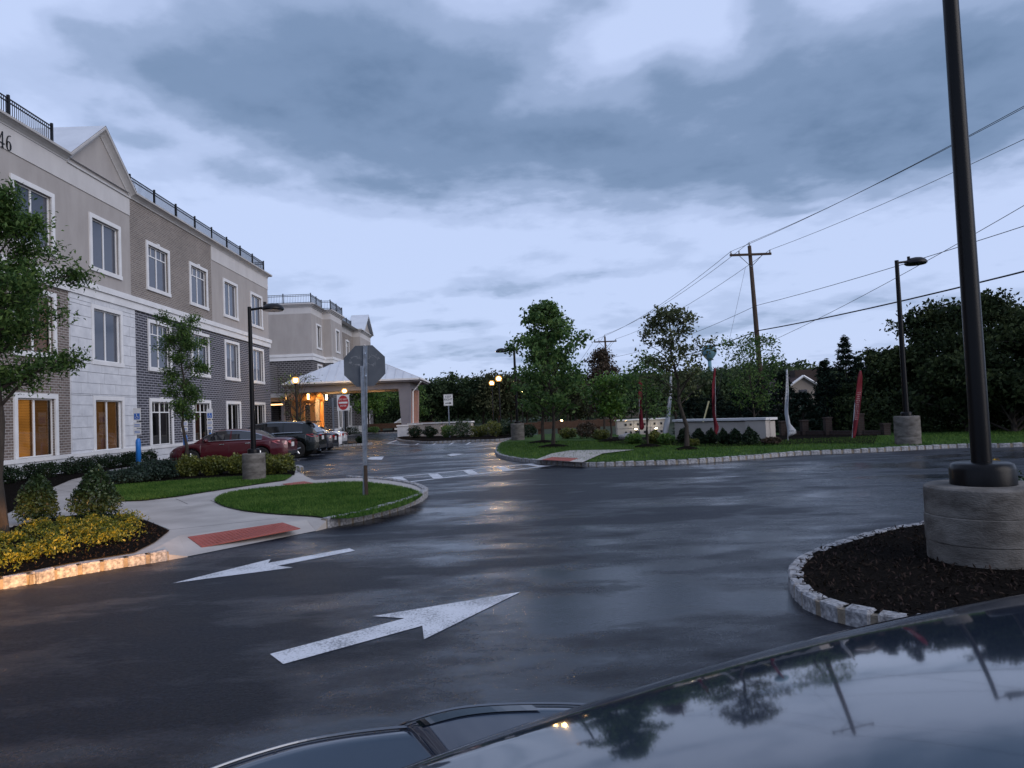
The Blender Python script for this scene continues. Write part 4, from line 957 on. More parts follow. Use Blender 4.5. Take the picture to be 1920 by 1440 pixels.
# worn adhesive smears on the back of the plate
sm = MB(); rs = random.Random(3)
for k in range(46):
    t = k/46*math.pi*1.6+.4; side = -1 if k % 2 else 1; cxx = x0+side*.16+.13*math.cos(t)+rs.uniform(-.02, .02); czz = zc+.10+.085*math.sin(t)+rs.uniform(-.02, .02)
    a_ = rs.uniform(0, 3.1); w_, h_ = rs.uniform(.012, .05), rs.uniform(.004, .013); ca, sa = math.cos(a_), math.sin(a_)
    sm.add([(cxx+ca*u*w_-sa*v*h_, SY+.027-.0001*k, czz+sa*u*w_+ca*v*h_) for u, v in ((-1, -1), (1, -.5), (.8, 1), (-.7, .8))], [(0, 1, 2, 3)])
sm.build('scuff_mark', 'sign_scuff', ST)
def text_part(par, txt, size, x, y, z, m_, sx=1.0):
    me = text_mesh(txt, size); me.materials.clear(); me.materials.append(MATS[m_]); pl = par.location; o = link('lettering', me, par, (x-pl[0], y-pl[1], z-pl[2]), (math.pi/2, 0, 0)); o.scale = (sx, 1, 1); return o
def rect_sign(name, label, px, py_, Y, w, h, z0=0.0, m_='sign_white'):
    p = PY(px, py_, Y); r_ = thing(name, label, 'sign', (p[0], Y, z0)); sign_post(r_, p[0], Y+.03, z0-.1, p[2]+h/2-.03)
    MB().b6(p[0]-w/2, p[0]+w/2, Y-.008, Y, p[2]-h/2, p[2]+h/2).build('sign_plate', m_, r_); return r_, p
r_, p = rect_sign('do_not_enter_sign', 'white sign with a red oval reading DO NOT ENTER near the parked white car', 643.5, 755, 44.2, .76, .98, KH)
ov = MB(); ov.add([(p[0]+.33*math.cos(t), 44.2-.012, p[2]+.45*math.sin(t)) for t in [2*math.pi*k/28 for k in range(28)]], [tuple(range(28))]); ov.build('red_oval', 'sign_red', r_)
MB().b6(p[0]-.27, p[0]+.27, 44.2-.018, 44.2-.014, p[2]-.055, p[2]+.055).build('white_bar', 'sign_white', r_)
text_part(r_, 'DO NOT', .155, p[0], 44.2-.016, p[2]+.20, 'sign_white', .85); text_part(r_, 'ENTER', .155, p[0], 44.2-.016, p[2]-.20, 'sign_white', .85)
r_, p = rect_sign('keep_right_sign', 'white KEEP RIGHT sign with black arrow on a steel post', 840.5, 750, 47.5, .60, .76, KH)
for dz, s_ in ((.22, 'KEEP'), (.03, 'RIGHT')): text_part(r_, s_, .20, p[0], 47.5-.012, p[2]+dz, 'sign_black', .92)
aw = MB().b6(p[0]-.2, p[0]+.1, 47.5-.013, 47.5-.009, p[2]-.235, p[2]-.185); aw.add([(p[0]+.08, 47.5-.013, p[2]-.29), (p[0]+.22, 47.5-.013, p[2]-.21), (p[0]+.08, 47.5-.013, p[2]-.13)], [(0, 1, 2)]); aw.build('arrow', 'sign_black', r_)
MB().b6(p[0]-.28, p[0]+.28, 47.5-.0105, 47.5-.0085, p[2]+.355, p[2]+.362).b6(p[0]-.28, p[0]+.28, 47.5-.0105, 47.5-.0085, p[2]-.362, p[2]-.355).build('border', 'sign_black', r_)
p = PY(624, 755, 45.6); r_ = thing('small_sign', 'small blank grey sign back on a steel post behind the white car', 'sign', (p[0], 45.6, KH))
MB().b6(p[0]-.3, p[0]+.3, 45.6+.01, 45.6+.016, p[2]-.26, p[2]+.26).build('sign_plate', 'sign_back', r_); sign_post(r_, p[0], 45.6, KH-.1, p[2]+.3, .09)
# accessible parking signs on blue bollards
for i, (bx_, by_, ord_) in enumerate(((-14.25, 28.7, 'before the front of the maroon sedan'), (-14.25, 33.0, 'between the maroon sedan and the dark crossover'), (-14.25, 35.9, 'between the dark crossover and the building'))):
    r_ = thing('accessible_sign', 'blue accessible parking sign on a blue bollard %s' % ord_, 'sign', (bx_, by_, KH), 'accessible parking signs')
    MB().lathe((bx_, by_, KH-.05), [(.095, 0), (.095, 1.02), (.085, 1.1), (.05, 1.16), (.01, 1.18)], 16).build('bollard', 'bollard_blue', r_, True)
    MB().b6(bx_-.03, bx_+.03, by_-.03, by_+.03, 1.1, 2.35).build('post', 'galvanized', r_)
    MB().b6(bx_-.15, bx_+.15, by_-.05, by_-.04, 1.95, 2.45).build('sign_plate', 'sign_white', r_)
    MB().b6(bx_-.11, bx_+.11, by_-.057, by_-.053, 2.0, 2.24).build('symbol_panel', 'sign_blue', r_)
    sy = MB(); yy = by_-.0605
    sy.add([(bx_+.02*math.cos(t)-.01, yy, 2.205+.02*math.sin(t)) for t in [k*math.pi/4 for k in range(8)]], [tuple(range(8))]); sy.b6(bx_-.018, bx_-.0, yy-.001, yy+.001, 2.11, 2.185).b6(bx_, bx_+.05, yy-.001, yy+.001, 2.11, 2.125).b6(bx_+.04, bx_+.055, yy-.001, yy+.001, 2.05, 2.11)
    for k in range(7): t0_, t1_ = math.pi*.75+k*.5, math.pi*.75+k*.5+.5; sy.add([(bx_-.005+rr*math.cos(tt), yy, 2.085+rr*math.sin(tt)) for rr, tt in ((.055, t0_), (.055, t1_), (.042, t1_), (.042, t0_))], [(0, 1, 2, 3)])
    sy.build('wheelchair_symbol', 'sign_white', r_)
    for z in (1.66, 1.40): MB().b6(bx_-.15, bx_+.15, by_-.05, by_-.04, z, z+.22).build('penalty_plate', 'sign_white', r_)
    for z in (1.72, 1.78, 1.46, 1.52): MB().b6(bx_-.11, bx_+.11, by_-.054, by_-.0505, z, z+.025).build('lettering_line', 'sign_blue', r_)

# ================================================================== CARS
def interp(t, xs, ys): return float(np.interp(t, xs, ys))
def smooth_fn(xs, ys):
    X_ = np.linspace(xs[0], xs[-1], 240); Y_ = np.interp(X_, xs, ys); k = np.ones(9)/9; Y2 = np.convolve(np.pad(Y_, 4, 'edge'), k, 'valid'); return lambda t: float(np.interp(t, X_, Y2))
def make_car(label, spec, paint, tail, cutx=None, glass='car_glass'):
    """local frame: rear bumper at x=0, nose towards +x, wheels on z=0"""
    Ln, Wd = spec['L'], spec['W']; root = thing(spec['name'], label, 'car')
    deck = smooth_fn(*spec['deck']); roofz = smooth_fn(*spec['roof']); plan = smooth_fn(*spec['plan']); wr, wx = spec['wr'], spec['wheels']
    sill = smooth_fn(*spec['sill'])
    def zbot(x):
        z = sill(x)
        for w_ in wx:
            d_ = abs(x-w_); R_ = wr+.055
            if d_ < R_: z = max(z, wr+math.sqrt(R_*R_-d_*d_))
        return z
    xs = sorted(set([Ln*k/90 for k in range(91)]+[w_+s*(wr+.055)*q for w_ in wx for s in (-1, 1) for q in (1.0, .985, .93, .8, .6)]))
    xs = [x for x in xs if 0 <= x <= Ln and (cutx is None or x <= cutx)]
    sec = []
    for x in xs:
        hw = plan(x)*Wd/2; zb = zbot(x); zs = deck(x); zsh = zs-spec.get('crown', .07); zb = min(zb, zsh-.06)
        zm = zb+(zsh-zb)*.5
        row = [(0, zb+.0), (hw*.86, zb), (hw*.965, zb+.015), (hw*.995, zb+(zm-zb)*.5), (hw, zm), (hw*.985, zm+(zsh-zm)*.55), (hw*.965, zm+(zsh-zm)*.82), (hw*.93, zsh), (hw*.86, zsh+(zs-zsh)*.5), (hw*.70, zs-.012), (hw*.35, zs-.002), (0, zs)]
        sec.append([(x, y, z) for y, z in row])
    mb = MB(); n = len(sec[0]); vs = []
    for row in sec: vs += row+[(x, -y, z) for x, y, z in row[-2:0:-1]]
    mN = 2*n-2
    fs = [(i*mN+j, i*mN+(j+1) % mN, (i+1)*mN+(j+1) % mN, (i+1)*mN+j) for i in range(len(sec)-1) for j in range(mN)]
    fs += [tuple(range(mN-1, -1, -1)), tuple(range((len(sec)-1)*mN, len(sec)*mN))]
    mb.add(vs, fs); body = smooth_edges(mb.build('body', paint, root), 40)
    # greenhouse
    r0_, r1_ = spec['roof'][0][0], spec['roof'][0][-1]; gx = [r0_+(r1_-r0_)*k/48 for k in range(49)]; grows = []
    for x in gx:
        zr = roofz(x); zd = deck(x)-.05; hb = plan(x)*Wd/2*.90; u = min(1, max(0, (zr-zd)/spec['gh'])); ht = hb*(1-.20*u)
        prof = [(hb, zd), (hb*.985+ht*.015, zd+(zr-zd)*.12), (hb*.45+ht*.55, zd+(zr-zd)*.60), (ht, zd+(zr-zd)*.88), (ht*.90, zd+(zr-zd)*.965), (ht*.5, zr-.006), (0, zr)]
        grows.append([(x, y, z) for y, z in prof])
    roof_mb, side_mb, back_mb, front_mb = MB(), {1: MB(), -1: MB()}, MB(), MB()
    pil = spec['pillars']; kb, kf = spec['backlight'], spec['windscreen']
    for i in range(48):
        xm = (gx[i]+gx[i+1])/2; slope_b, slope_f = xm < kb, xm > kf
        for j in range(6):
            for s in (1, -1):
                q = [grows[i][j], grows[i+1][j], grows[i+1][j+1], grows[i][j+1]]; q = [(x, s*y, z) for x, y, z in q]
                if s < 0: q = q[::-1]
                if j in (1, 2) and not any(p0 <= xm <= p1 for p0, p1 in pil): side_mb[s].add(q, [(0, 1, 2, 3)])
                elif j in (4, 5) and slope_b: back_mb.add(q, [(0, 1, 2, 3)])
                elif j in (4, 5) and slope_f: front_mb.add(q, [(0, 1, 2, 3)])
                else: roof_mb.add(q, [(0, 1, 2, 3)])
    smooth_edges(roof_mb.build('roof', paint, root), 50)
    for s in (1, -1): smooth_edges(side_mb[s].build('side_window', 'car_glass_dark' if spec.get('tint') else glass, root), 40)
    smooth_edges(back_mb.build('rear_window', glass, root), 40); smooth_edges(front_mb.build('windscreen', glass, root), 40)
    # chrome line above and below the side glass
    for s in (1, -1):
        tr_ = [(x, s*(y+.008), z) for x, y, z in [g[3] for g in grows] if spec['trim'][0] <= x <= spec['trim'][1]]
        tl_ = [(x, s*(y+.008), z) for x, y, z in [g[1] for g in grows] if spec['trim'][0] <= x <= spec['trim'][1]]
        MB().tube(tr_, .012, 5).build('chrome_trim', 'chrome', root); MB().tube(tl_, .010, 5).build('chrome_trim', 'chrome', root)
    # wheels
    for w_ in wx:
        for s in (1, -1):
            y = s*(Wd/2-.12); t_ = MB(); t_.tube([(w_, y-s*.11, wr), (w_, y-s*.10, wr), (w_, y+s*.085, wr), (w_, y+s*.11, wr)], [wr*.93, wr, wr, wr*.93], 28); wo = t_.build('wheel', 'tyre', root)
            rm_ = MB(); rm_.tube([(w_, y+s*.112, wr), (w_, y+s*.116, wr)], [wr*.66, wr*.62], 24); rm_.build('rim', 'plastic_black', wo)
            sp2 = MB()
            for k in range(5):
                a_ = k*2*math.pi/5+.3; sp2.tube([(w_, y+s*.125, wr), (w_+math.cos(a_)*wr*.62, y+s*.118, wr+math.sin(a_)*wr*.62)], [.045, .03], 6)
            sp2.tube([(w_, y+s*.115, wr), (w_, y+s*.13, wr)], [.07, .05], 12); sp2.build('spoke', 'rim', wo)
    # lights and small parts, snapped to the surface by the plan and deck curves
    def side_pt(x, z, s, off=.006):
        hw = plan(x)*Wd/2; zs = deck(x)-.07; zb = sill(x); zm = zb+(zs-zb)*.5; k = interp(z, [zb, zb+.015, zm, zm+(zs-zm)*.55, zm+(zs-zm)*.82, zs, deck(x)-.012], [.9, .965, 1.0, .985, .965, .93, .78]); return (x, s*(hw*k+off), z)
    for s in (1, -1):
        if 'tail' in spec:
            pts = spec['tail']; poly = [side_pt(max(x, .03), z, s, .028) for x, z in pts]; inner = [(max(x, .03)-.10 if x < .1 else x, s*(Wd/2*.50), z) for x, z in spec['tail_in']]
            t_ = MB(); nn = len(poly); t_.add(poly, [tuple(range(nn)) if s > 0 else tuple(range(nn-1, -1, -1))])
            t_.add([poly[0], poly[-1], inner[1], inner[0]], [(0, 1, 2, 3)]); t_.build('tail_light', tail, root)
        hl = MB(); hp = [side_pt(x, z, s, .012) for x, z in spec['head']]; hl.add(hp, [tuple(range(len(hp)))]); hl.build('headlight', 'lens_clear', root)
        for hx, hz_ in spec['handles']: c_ = side_pt(hx, hz_, s, .02); MB().box(c_, (.2, .03, .035)).build('door_handle', 'chrome', root)
        mx_, mz_ = spec['mirror']; c_ = side_pt(mx_, mz_-.1, s); c_ = (mx_, s*(Wd/2+.08), mz_); mo = MB(); mo.ell(c_, (.09, .13, .085), 12, 7); mo.build('mirror', paint, root, True)
        for dx in spec['doors']:
            ln_ = MB().tube([side_pt(dx, z, s, .002) for z in np.linspace(sill(dx)+.1, deck(dx)-.10, 8)], .005, 4); ln_.build('door_gap', 'plastic_black', root)
    zp = spec['plate']; MB().box((-.005, 0, zp), (.02, .34, .18)).build('licence_plate', 'plate', root); MB().box((-.012, 0, zp+.13), (.03, .62, .035)).build('chrome_bar', 'chrome', root)
    MB().box((.04, 0, spec['bump']), (.12, Wd*.72, .13)).build('bumper_insert', 'plastic_black', root)
    for s in (1, -1): MB().tube([(-.03, s*.55, .30), (.12, s*.55, .30)], .045, 10).build('exhaust', 'chrome', root)
    return root
SEDAN = dict(name='sedan', L=4.85, W=1.84, wr=.33, wheels=(1.05, 3.85), gh=.40,
    deck=((0, .08, .35, .75, 1.3, 3.3, 3.75, 4.2, 4.55, 4.75, 4.85), (.90, .99, 1.03, 1.02, 1.0, .98, .965, .90, .82, .72, .62)),
    roof=((.62, 1.0, 1.5, 2.0, 2.5, 2.9, 3.3, 3.75), (.98, 1.16, 1.36, 1.44, 1.455, 1.42, 1.25, .95)),
    plan=((0, .1, .35, .9, 2.5, 4.0, 4.5, 4.75, 4.85), (.74, .84, .93, .985, 1.0, .985, .90, .76, .60)),
    sill=((0, .12, .5, 4.4, 4.75, 4.85), (.32, .27, .22, .20, .24, .34)), pillars=((0, 1.0), (2.22, 2.32), (3.45, 5)), backlight=1.55, windscreen=2.85, trim=(1.0, 3.4),
    tail=((.04, .88), (.04, .72), (.42, .80), (.62, .90), (.40, .93)), tail_in=((.03, .88), (.03, .74)), head=((4.35, .70), (4.15, .80), (4.45, .78), (4.72, .66), (4.68, .58)), handles=((1.55, .86), (2.60, .85)), mirror=(3.2, 1.02), doors=(1.45, 2.32, 3.45), plate=.72, bump=.38)
SUV = dict(name='crossover_car', L=4.85, W=1.90, wr=.38, wheels=(.98, 3.80), gh=.55, tint=True,
    deck=((0, .06, .25, .6, 3.3, 3.75, 4.3, 4.65, 4.85), (.98, 1.10, 1.14, 1.14, 1.10, 1.08, 1.0, .88, .70)),
    roof=((.10, .28, .55, .9, 1.6, 2.3, 2.9, 3.3, 3.75), (1.10, 1.36, 1.56, 1.64, 1.69, 1.70, 1.62, 1.42, 1.06)),
    plan=((0, .1, .35, .9, 2.5, 4.0, 4.5, 4.75, 4.85), (.76, .86, .94, .99, 1.0, .985, .91, .78, .62)),
    sill=((0, .12, .5, 4.4, 4.75, 4.85), (.42, .34, .27, .25, .30, .40)), pillars=((0, .72), (1.55, 1.62), (2.42, 2.50), (3.45, 5)), backlight=.62, windscreen=2.95, trim=(.7, 3.4),
    tail=((.03, 1.02), (.03, .92), (.30, .93), (.55, 1.05), (.30, 1.06)), tail_in=((.03, 1.01), (.03, .93)), head=((4.35, .84), (4.15, .93), (4.45, .92), (4.72, .80), (4.68, .72)), handles=((1.60, .98), (2.65, .97)), mirror=(3.2, 1.14), doors=(1.58, 2.45, 3.45), plate=.86, bump=.46)
def place(car, rear_x, y, heading):
    car.location = (rear_x, y, 0.0); car.rotation_euler = (0, 0, heading)
c1 = make_car('maroon sedan parked behind the golden shrubs', SEDAN, 'car_maroon', 'tail_pink'); place(c1, -8.55, 30.1, math.pi)
c2 = make_car('dark green grey crossover parked between the maroon sedan and the navy sedan', SUV, 'car_green', 'tail_red'); place(c2, -8.05, 33.25, math.pi)
sp_o = MB(); sp_o.b6(.22, .62, -.62, .62, 1.57, 1.62); sp_o.build('spoiler', 'car_green', None).parent = c2
S2 = dict(SEDAN, name='sedan', L=4.7); 
c3 = make_car('navy sedan parked between the dark crossover and the white car', SEDAN, 'car_navy', 'tail_red'); place(c3, -8.15, 36.3, math.pi)
c4 = make_car('white sedan parked last in the row beside the small island', dict(SEDAN, name='sedan'), 'car_white', 'tail_red'); place(c4, -8.35, 39.4, math.pi)

# ---- the car beside the viewer: bonnet and nose reach into the picture
hd_ = np.array([-.44, .898]); hd_ /= np.linalg.norm(hd_); rt = np.array([hd_[1], -hd_[0]])
edge_px = [(640, 1475), (740, 1437), (870, 1390), (1000, 1347), (1150, 1299), (1300, 1255), (1450, 1213), (1600, 1176), (1760, 1142), (1920, 1112), (2040, 1092)]
E3 = [np.array(G(x, y, .985)) for x, y in edge_px]
NC = thing('near_car', 'glossy dark slate car bonnet reflecting the trees and sky', 'car', (float(E3[5][0]), float(E3[5][1]), 0))
back3 = np.array([-hd_[0], -hd_[1], 0])
# the bonnet: rows from the rolled lip back to the cowl, then crowned across
def dense(P_, k):
    P_ = [np.array(p) for p in P_]; t = np.linspace(0, len(P_)-1, k); return [np.array([np.interp(q, range(len(P_)), [p[i] for p in P_]) for i in range(3)]) for q in t]
ED = dense(E3, 61)
ED = [sum(ED[max(0, min(60, i+j))] for j in range(-4, 5))/9 for i in range(61)]
lip = [(-.05, -.22), (-.055, -.15), (-.050, -.10), (-.036, -.060), (-.016, -.028), (0, -.010), (.02, .006), (.05, .021), (.09, .036), (.14, .051), (.20, .067), (.28, .086), (.4, .112), (.55, .142), (.7, .169), (.85, .193), (1.0, .214), (1.15, .231), (1.25, .240)]
hv = []
for off, dz in lip:
    for i, e in enumerate(ED):
        u = (i-34)/30; crown = -.035*u*u*min(1, max(0, off)/.2); hv.append(tuple(e+back3*off+np.array([0, 0, dz+crown])))
hf = [(r_*61+i, r_*61+i+1, (r_+1)*61+i+1, (r_+1)*61+i) for r_ in range(len(lip)-1) for i in range(60)]
bon = MB().add(hv, hf).build('bonnet', 'car_slate', NC); smooth_edges(bon, 80)
# nose below the bonnet edge: a shoulder lobe and a bumper lobe
def lobe(name, px, z, depth, drop, m_, n=40, zs=None):
    P_ = dense([np.array(G(x, y, z if zs is None else zs[min(k, len(zs)-1)])) for k, (x, y) in enumerate(px)], n); P_ = [sum(P_[max(0, min(n-1, i+j))] for j in range(-2, 3))/5 for i in range(n)]
    rows = [(.0, -drop), (-.012, -drop*.5), (-.010, -.03), (0, -.006), (.015, 0), (.05, .006), (.10, .004), (depth, -.01)]
    v = [tuple(p+back3*o_+np.array([0, 0, dz])) for o_, dz in rows for p in P_]
    f = [(r_*n+i, r_*n+i+1, (r_+1)*n+i+1, (r_+1)*n+i) for r_ in range(len(rows)-1) for i in range(n-1)]
    o = MB().add(v, f).build(name, m_, NC); smooth_edges(o, 80); return P_
pa = lobe('front_wing', [(330, 1475), (400, 1441), (524, 1401), (600, 1384), (713, 1368), (830, 1360), (940, 1357), (1060, 1356), (1200, 1362)], .72, .9, .5, 'car_slate')
MB().tube([tuple(p+np.array([0, 0, .003])) for p in pa], .005, 6).build('chrome_trim', 'chrome_dark', NC)
pb_ = lobe('headlight_housing', [(740, 1370), (757, 1358), (800, 1343), (856, 1329), (929, 1322), (1056, 1320), (1200, 1330), (1300, 1345)], .80, .45, .25, 'car_slate', zs=[.66, .73, .77, .79, .80])
MB().tube([tuple(p+np.array([0, 0, .003])) for p in pb_[1:]], .004, 6).build('headlight_trim', 'chrome_dark', NC)
lens = MB(); q = pb_[8:26]; lens.add([tuple(p+back3*.02+np.array([0, 0, .006])) for p in q]+[tuple(p+back3*.075+np.array([0, 0, .009])) for p in q], [(i, i+1, i+1+len(q), i+len(q)) for i in range(len(q)-1)]); lens.build('headlight', 'car_glass', NC)
# its lit front lamp throws warm light low across the drive onto the kerb and the golden bed
bl_ = bpy.data.lights.new('headlamp_beam', 'SPOT'); bl_.energy = 7000; bl_.color = (1.0, .46, .12); bl_.spot_size = math.radians(38); bl_.spot_blend = .8; bl_.shadow_soft_size = .06
bo_ = bpy.data.objects.new('headlamp_beam', bl_); C.objects.link(bo_); bp_ = np.array(pa[6])+np.array([hd_[0], hd_[1], 0])*.05; bp_[2] = .62
MB().ell(tuple(bp_-np.array([hd_[0], hd_[1], 0])*.06), (.05, .05, .035), 12, 7).build('lit_lamp', 'lamp_far', NC, True); bo_.parent = NC; bo_.location = tuple(bp_-np.array(NC.location)); bo_.rotation_euler = (-(Vector((-6.0, 8.2, .16))-Vector(bp_))).to_track_quat('Z', 'Y').to_euler(); bo_.scale = (1, .22, 1)
# rest of the body, behind the picture's edge
cen = ED[34]; nose = cen[:2]
def nl(x, y, z):  # x along heading measured back from the bonnet lip, y to the right
    w_ = nose-hd_*x+rt*y; return (w_[0], w_[1], z)
def bodypoly(name, prof, hw, m_, wins=None):
    mb = MB(); n = len(prof); v = [nl(x, s*hw(z), z) for s in (-1, 1) for x, z in prof]
    mb.add(v, [tuple(range(n)), tuple(range(2*n-1, n-1, -1))]+[(i, i+n, (i+1) % n+n, (i+1) % n) for i in range(n)]); return mb.build(name, m_, NC)
bodypoly('body', [(.25, .35), (.25, .80), (1.2, 1.05), (2.6, 1.07), (4.2, 1.05), (4.45, .9), (4.45, .4)], lambda z: .86, 'car_slate')
bodypoly('cabin', [(1.25, 1.06), (2.0, 1.50), (3.4, 1.54), (4.1, 1.12), (4.2, 1.04)], lambda z: .80-.3*max(0, z-1.05), 'car_glass')
bodypoly('roof', [(1.95, 1.49), (2.05, 1.55), (3.4, 1.58), (3.5, 1.52)], lambda z: .66, 'car_slate')
for x in (.75, 3.55):
    for s in (-1, 1):
        w_ = MB().tube([nl(x, s*.70, .33), nl(x, s*.90, .33)], .33, 24).build('wheel', 'tyre', NC); MB().tube([nl(x, s*.90, .33), nl(x, s*.912, .33)], .22, 20).build('rim', 'rim', w_)

# ================================================================== TREES AND SHRUBS
def tree(name, label, base, H, R, nleaf, lsize, leafm, seed, trunk_h=.3, tr=.07, lean=(0, 0), shape='oval', clump=.28, bark='bark', multi=1, nlimb=16, sparse=1.0, group=None, up=.6, aspect=.6):
    """tapered trunk, limbs and twigs; leaves sit in clumps round the twigs"""
    rs = np.random.default_rng(seed); root = thing(name, label, 'tree', base, group); b = np.array(base, float); wood = MB(); tips = []
    for mth in range(multi):
        sp_ = rs.normal(0, .05*R if multi == 1 else .22*R, 2); k = 7; ax_ = []
        for i in range(k):
            t = i/(k-1); ax_.append(b+np.array([lean[0]*t+sp_[0]*t+rs.normal(0, .012*H)*(t > .1), lean[1]*t+sp_[1]*t+rs.normal(0, .012*H)*(t > .1), H*.93*t]))
        f_ = 1 if multi == 1 else .6
        rad = [tr*f_*(1.25 if i == 0 else 1)*(1-.9*i/(k-1))+.006 for i in range(k)]; wood.tube(ax_, rad, 8)
        A = np.array(ax_); nl_ = max(4, nlimb//multi)
        for j in range(nl_):
            t = trunk_h+(1-trunk_h)*((j+rs.uniform(.1, .9))/nl_)**.92*.98; p0 = np.array([np.interp(t, np.linspace(0, 1, k), A[:, q]) for q in range(3)])
            u = (t-trunk_h)/(1-trunk_h)
            if shape == 'oval': rr = R*(1.0-.15*u)*math.sin(math.pi*min(1, .28+.66*u))
            elif shape == 'vase': rr = R*(.45+.85*u)*(1 if u < .8 else .75)
            elif shape == 'wide': rr = R*math.sin(math.pi*min(1, .32+.6*u))
            elif shape == 'pyr': rr = R*(1.05-.9*u)
            a_ = j*2.399+rs.uniform(-.4, .4)+mth; rise = rr*rs.uniform(.35, .95)*(1.3 if shape == 'vase' else 1); ln = rr*rs.uniform(.75, 1.12)
            mid = p0+np.array([math.cos(a_)*ln*.5, math.sin(a_)*ln*.5, rise*.6]); end = p0+np.array([math.cos(a_)*ln, math.sin(a_)*ln, rise*.95]); end[2] = min(end[2], b[2]+H)
            lr = max(.008, np.interp(t, [0, 1], [tr*.5*f_, tr*.12])); wood.tube([p0, mid, end], [lr, lr*.6, .005], 5)
            for q in range(4):
                s_ = rs.uniform(.35, 1.0); w0 = p0*(1-s_)**2+2*mid*s_*(1-s_)+end*s_**2; dv = rs.normal(size=3); dv[2] = abs(dv[2])*.6; dv /= np.linalg.norm(dv); w1 = w0+dv*rr*rs.uniform(.2, .45); w1[2] = min(w1[2], b[2]+H*1.02)
                wood.tube([w0, w1], [lr*.35+.003, .003], 4); tips.append(w1); tips.append((w0+w1)/2)
            tips.append(end)
    wood.build('trunk', bark, root)
    T = np.array(tips); keep = rs.random(len(T)) < sparse; T = T[keep]; wt = rs.uniform(.4, 1.6, len(T)); wt /= wt.sum(); cnt = rs.multinomial(nleaf, wt); cs_ = np.repeat(T, cnt, 0)
    cen_ = cs_+rs.normal(size=(len(cs_), 3))*clump*R*np.array([.55, .55, .42]); cen_[:, 2] = np.maximum(cen_[:, 2], b[2]+trunk_h*H*.75)
    link('crown', leaf_mesh('crown', cen_-b, lsize, leafm, up=up, aspect=aspect), root)
    return root
def conifer(label, base, H, R, n, seed, group='dark conifers behind the lawn'):
    rs = np.random.default_rng(seed); root = thing('conifer', label, 'tree', base, group); b = np.array(base, float); wood = MB(); wood.tube([b, b+[0, 0, H*.97]], [.09, .01], 6); cen_ = []; outd = []
    lev = int(H/.30)
    for i in range(lev):
        t = i/lev; z = H*(.06+.93*t); rr = R*(1-t)**.85*rs.uniform(.85, 1.1)+.05; nb = max(4, int(9*(1-t)+4))
        for j in range(nb):
            a_ = 2*math.pi*j/nb+rs.uniform(0, 1); l_ = rr*rs.uniform(.7, 1.12); d = np.array([math.cos(a_), math.sin(a_), 0]); m_ = max(3, int(n/(lev*nb)*(.4+1.2*(1-t))))
            s_ = rs.uniform(.15, 1.0, m_)**.7; pt = b+np.array([0, 0, z])+d*l_*s_[:, None]; pt[:, 2] += -.22*l_*s_+.14*l_*s_**3+rs.normal(0, .05, m_); pt += rs.normal(0, .04, (m_, 3))*(.4+1.2*s_[:, None]); cen_.append(pt); outd.append(np.repeat(d[None], m_, 0))
            if j % 2 == 0: wood.tube([b+np.array([0, 0, z]), b+np.array([0, 0, z-.1*l_])+d*l_*.9], [.018, .004], 4)
    wood.build('trunk', 'bark', root); cen_ = np.concatenate(cen_); link('crown', leaf_mesh('crown', cen_-b, .24, 'needle', up=1.0, aspect=.26, out=np.concatenate(outd)), root); return root
def bush(name, label, base, R, H, n, lsize, leafm, seed, group=None, shape='ball', rough=.16, stems=6, cat='shrub', up=.5):
    rs = np.random.default_rng(seed); root = thing(name, label, cat, base, group); b = np.array(base, float); w_ = MB()
    for k in range(stems):
        a_ = rs.uniform(0, 6.28); w_.tube([b+[0, 0, -.03], b+[math.cos(a_)*R*.3, math.sin(a_)*R*.3, H*.4], b+[math.cos(a_)*R*.6, math.sin(a_)*R*.6, H*rs.uniform(.6, .85)]], [.014, .010, .004], 5)
    w_.build('stem', 'bark', root)
    d = rs.normal(size=(n, 3)); d /= np.linalg.norm(d, axis=1, keepdims=True); rad = rs.uniform(.15, 1, n)**.42
    lump = 1+rough*(np.sin(d[:, 0]*5+seed)+np.sin(d[:, 1]*6+seed*2)+np.sin(d[:, 2]*5+d[:, 0]*4+seed*3))*.6+rs.normal(0, .05, n)
    p = d*(rad*lump)[:, None]; zz_ = (p[:, 2]+1)/2
    if shape == 'cone': f_ = np.clip(1.25-.85*zz_, .1, 2)
    elif shape == 'flat': f_ = np.ones(n)
    else: f_ = np.ones(n)
    pt = np.c_[p[:, 0]*R*f_, p[:, 1]*R*f_, np.clip(zz_, .02, 1.25)*H]
    link('foliage', leaf_mesh('foliage', pt, lsize, leafm, up=up, aspect=.6, out=d*.7), root); return root

# --- near and middle trees
b1 = G(3, 1006, KH)
tree('shade_tree', 'feathery leaved shade tree by the golden bed, crown against the brick wall', (b1[0], b1[1], KH), 5.6, .94, 26000, .088, 'leaf_fresh', 11, .36, .085, (-.2, .1), 'wide', .22, nlimb=36, up=1.4, aspect=.38)
tree('shade_tree', 'slim vase shaped tree beside the maroon sedan', (PY(347, 850, 24.6)[0], 24.6, KH), 5.15, .72, 9000, .095, 'leaf_fresh', 12, .33, .06, (.0, 0), 'vase', .30, nlimb=22, up=1.2, aspect=.45)
g_ = G(1037, 838, KH); tree('maple_tree', 'full green maple on the lawn with a mulch ring, foremost of a close pair', (g_[0], g_[1], KH), 6.25, 1.75, 7000, .18, 'leaf_maple', 13, .16, .07, (-.3, 0), 'oval', .15, nlimb=34)
g_ = G(1018, 830, KH); tree('maple_tree', 'green maple standing close behind the foremost lawn maple', (g_[0], g_[1], KH), 5.4, 1.25, 4200, .18, 'leaf_maple', 14, .2, .075, (.2, 0), 'oval', .26, nlimb=20)
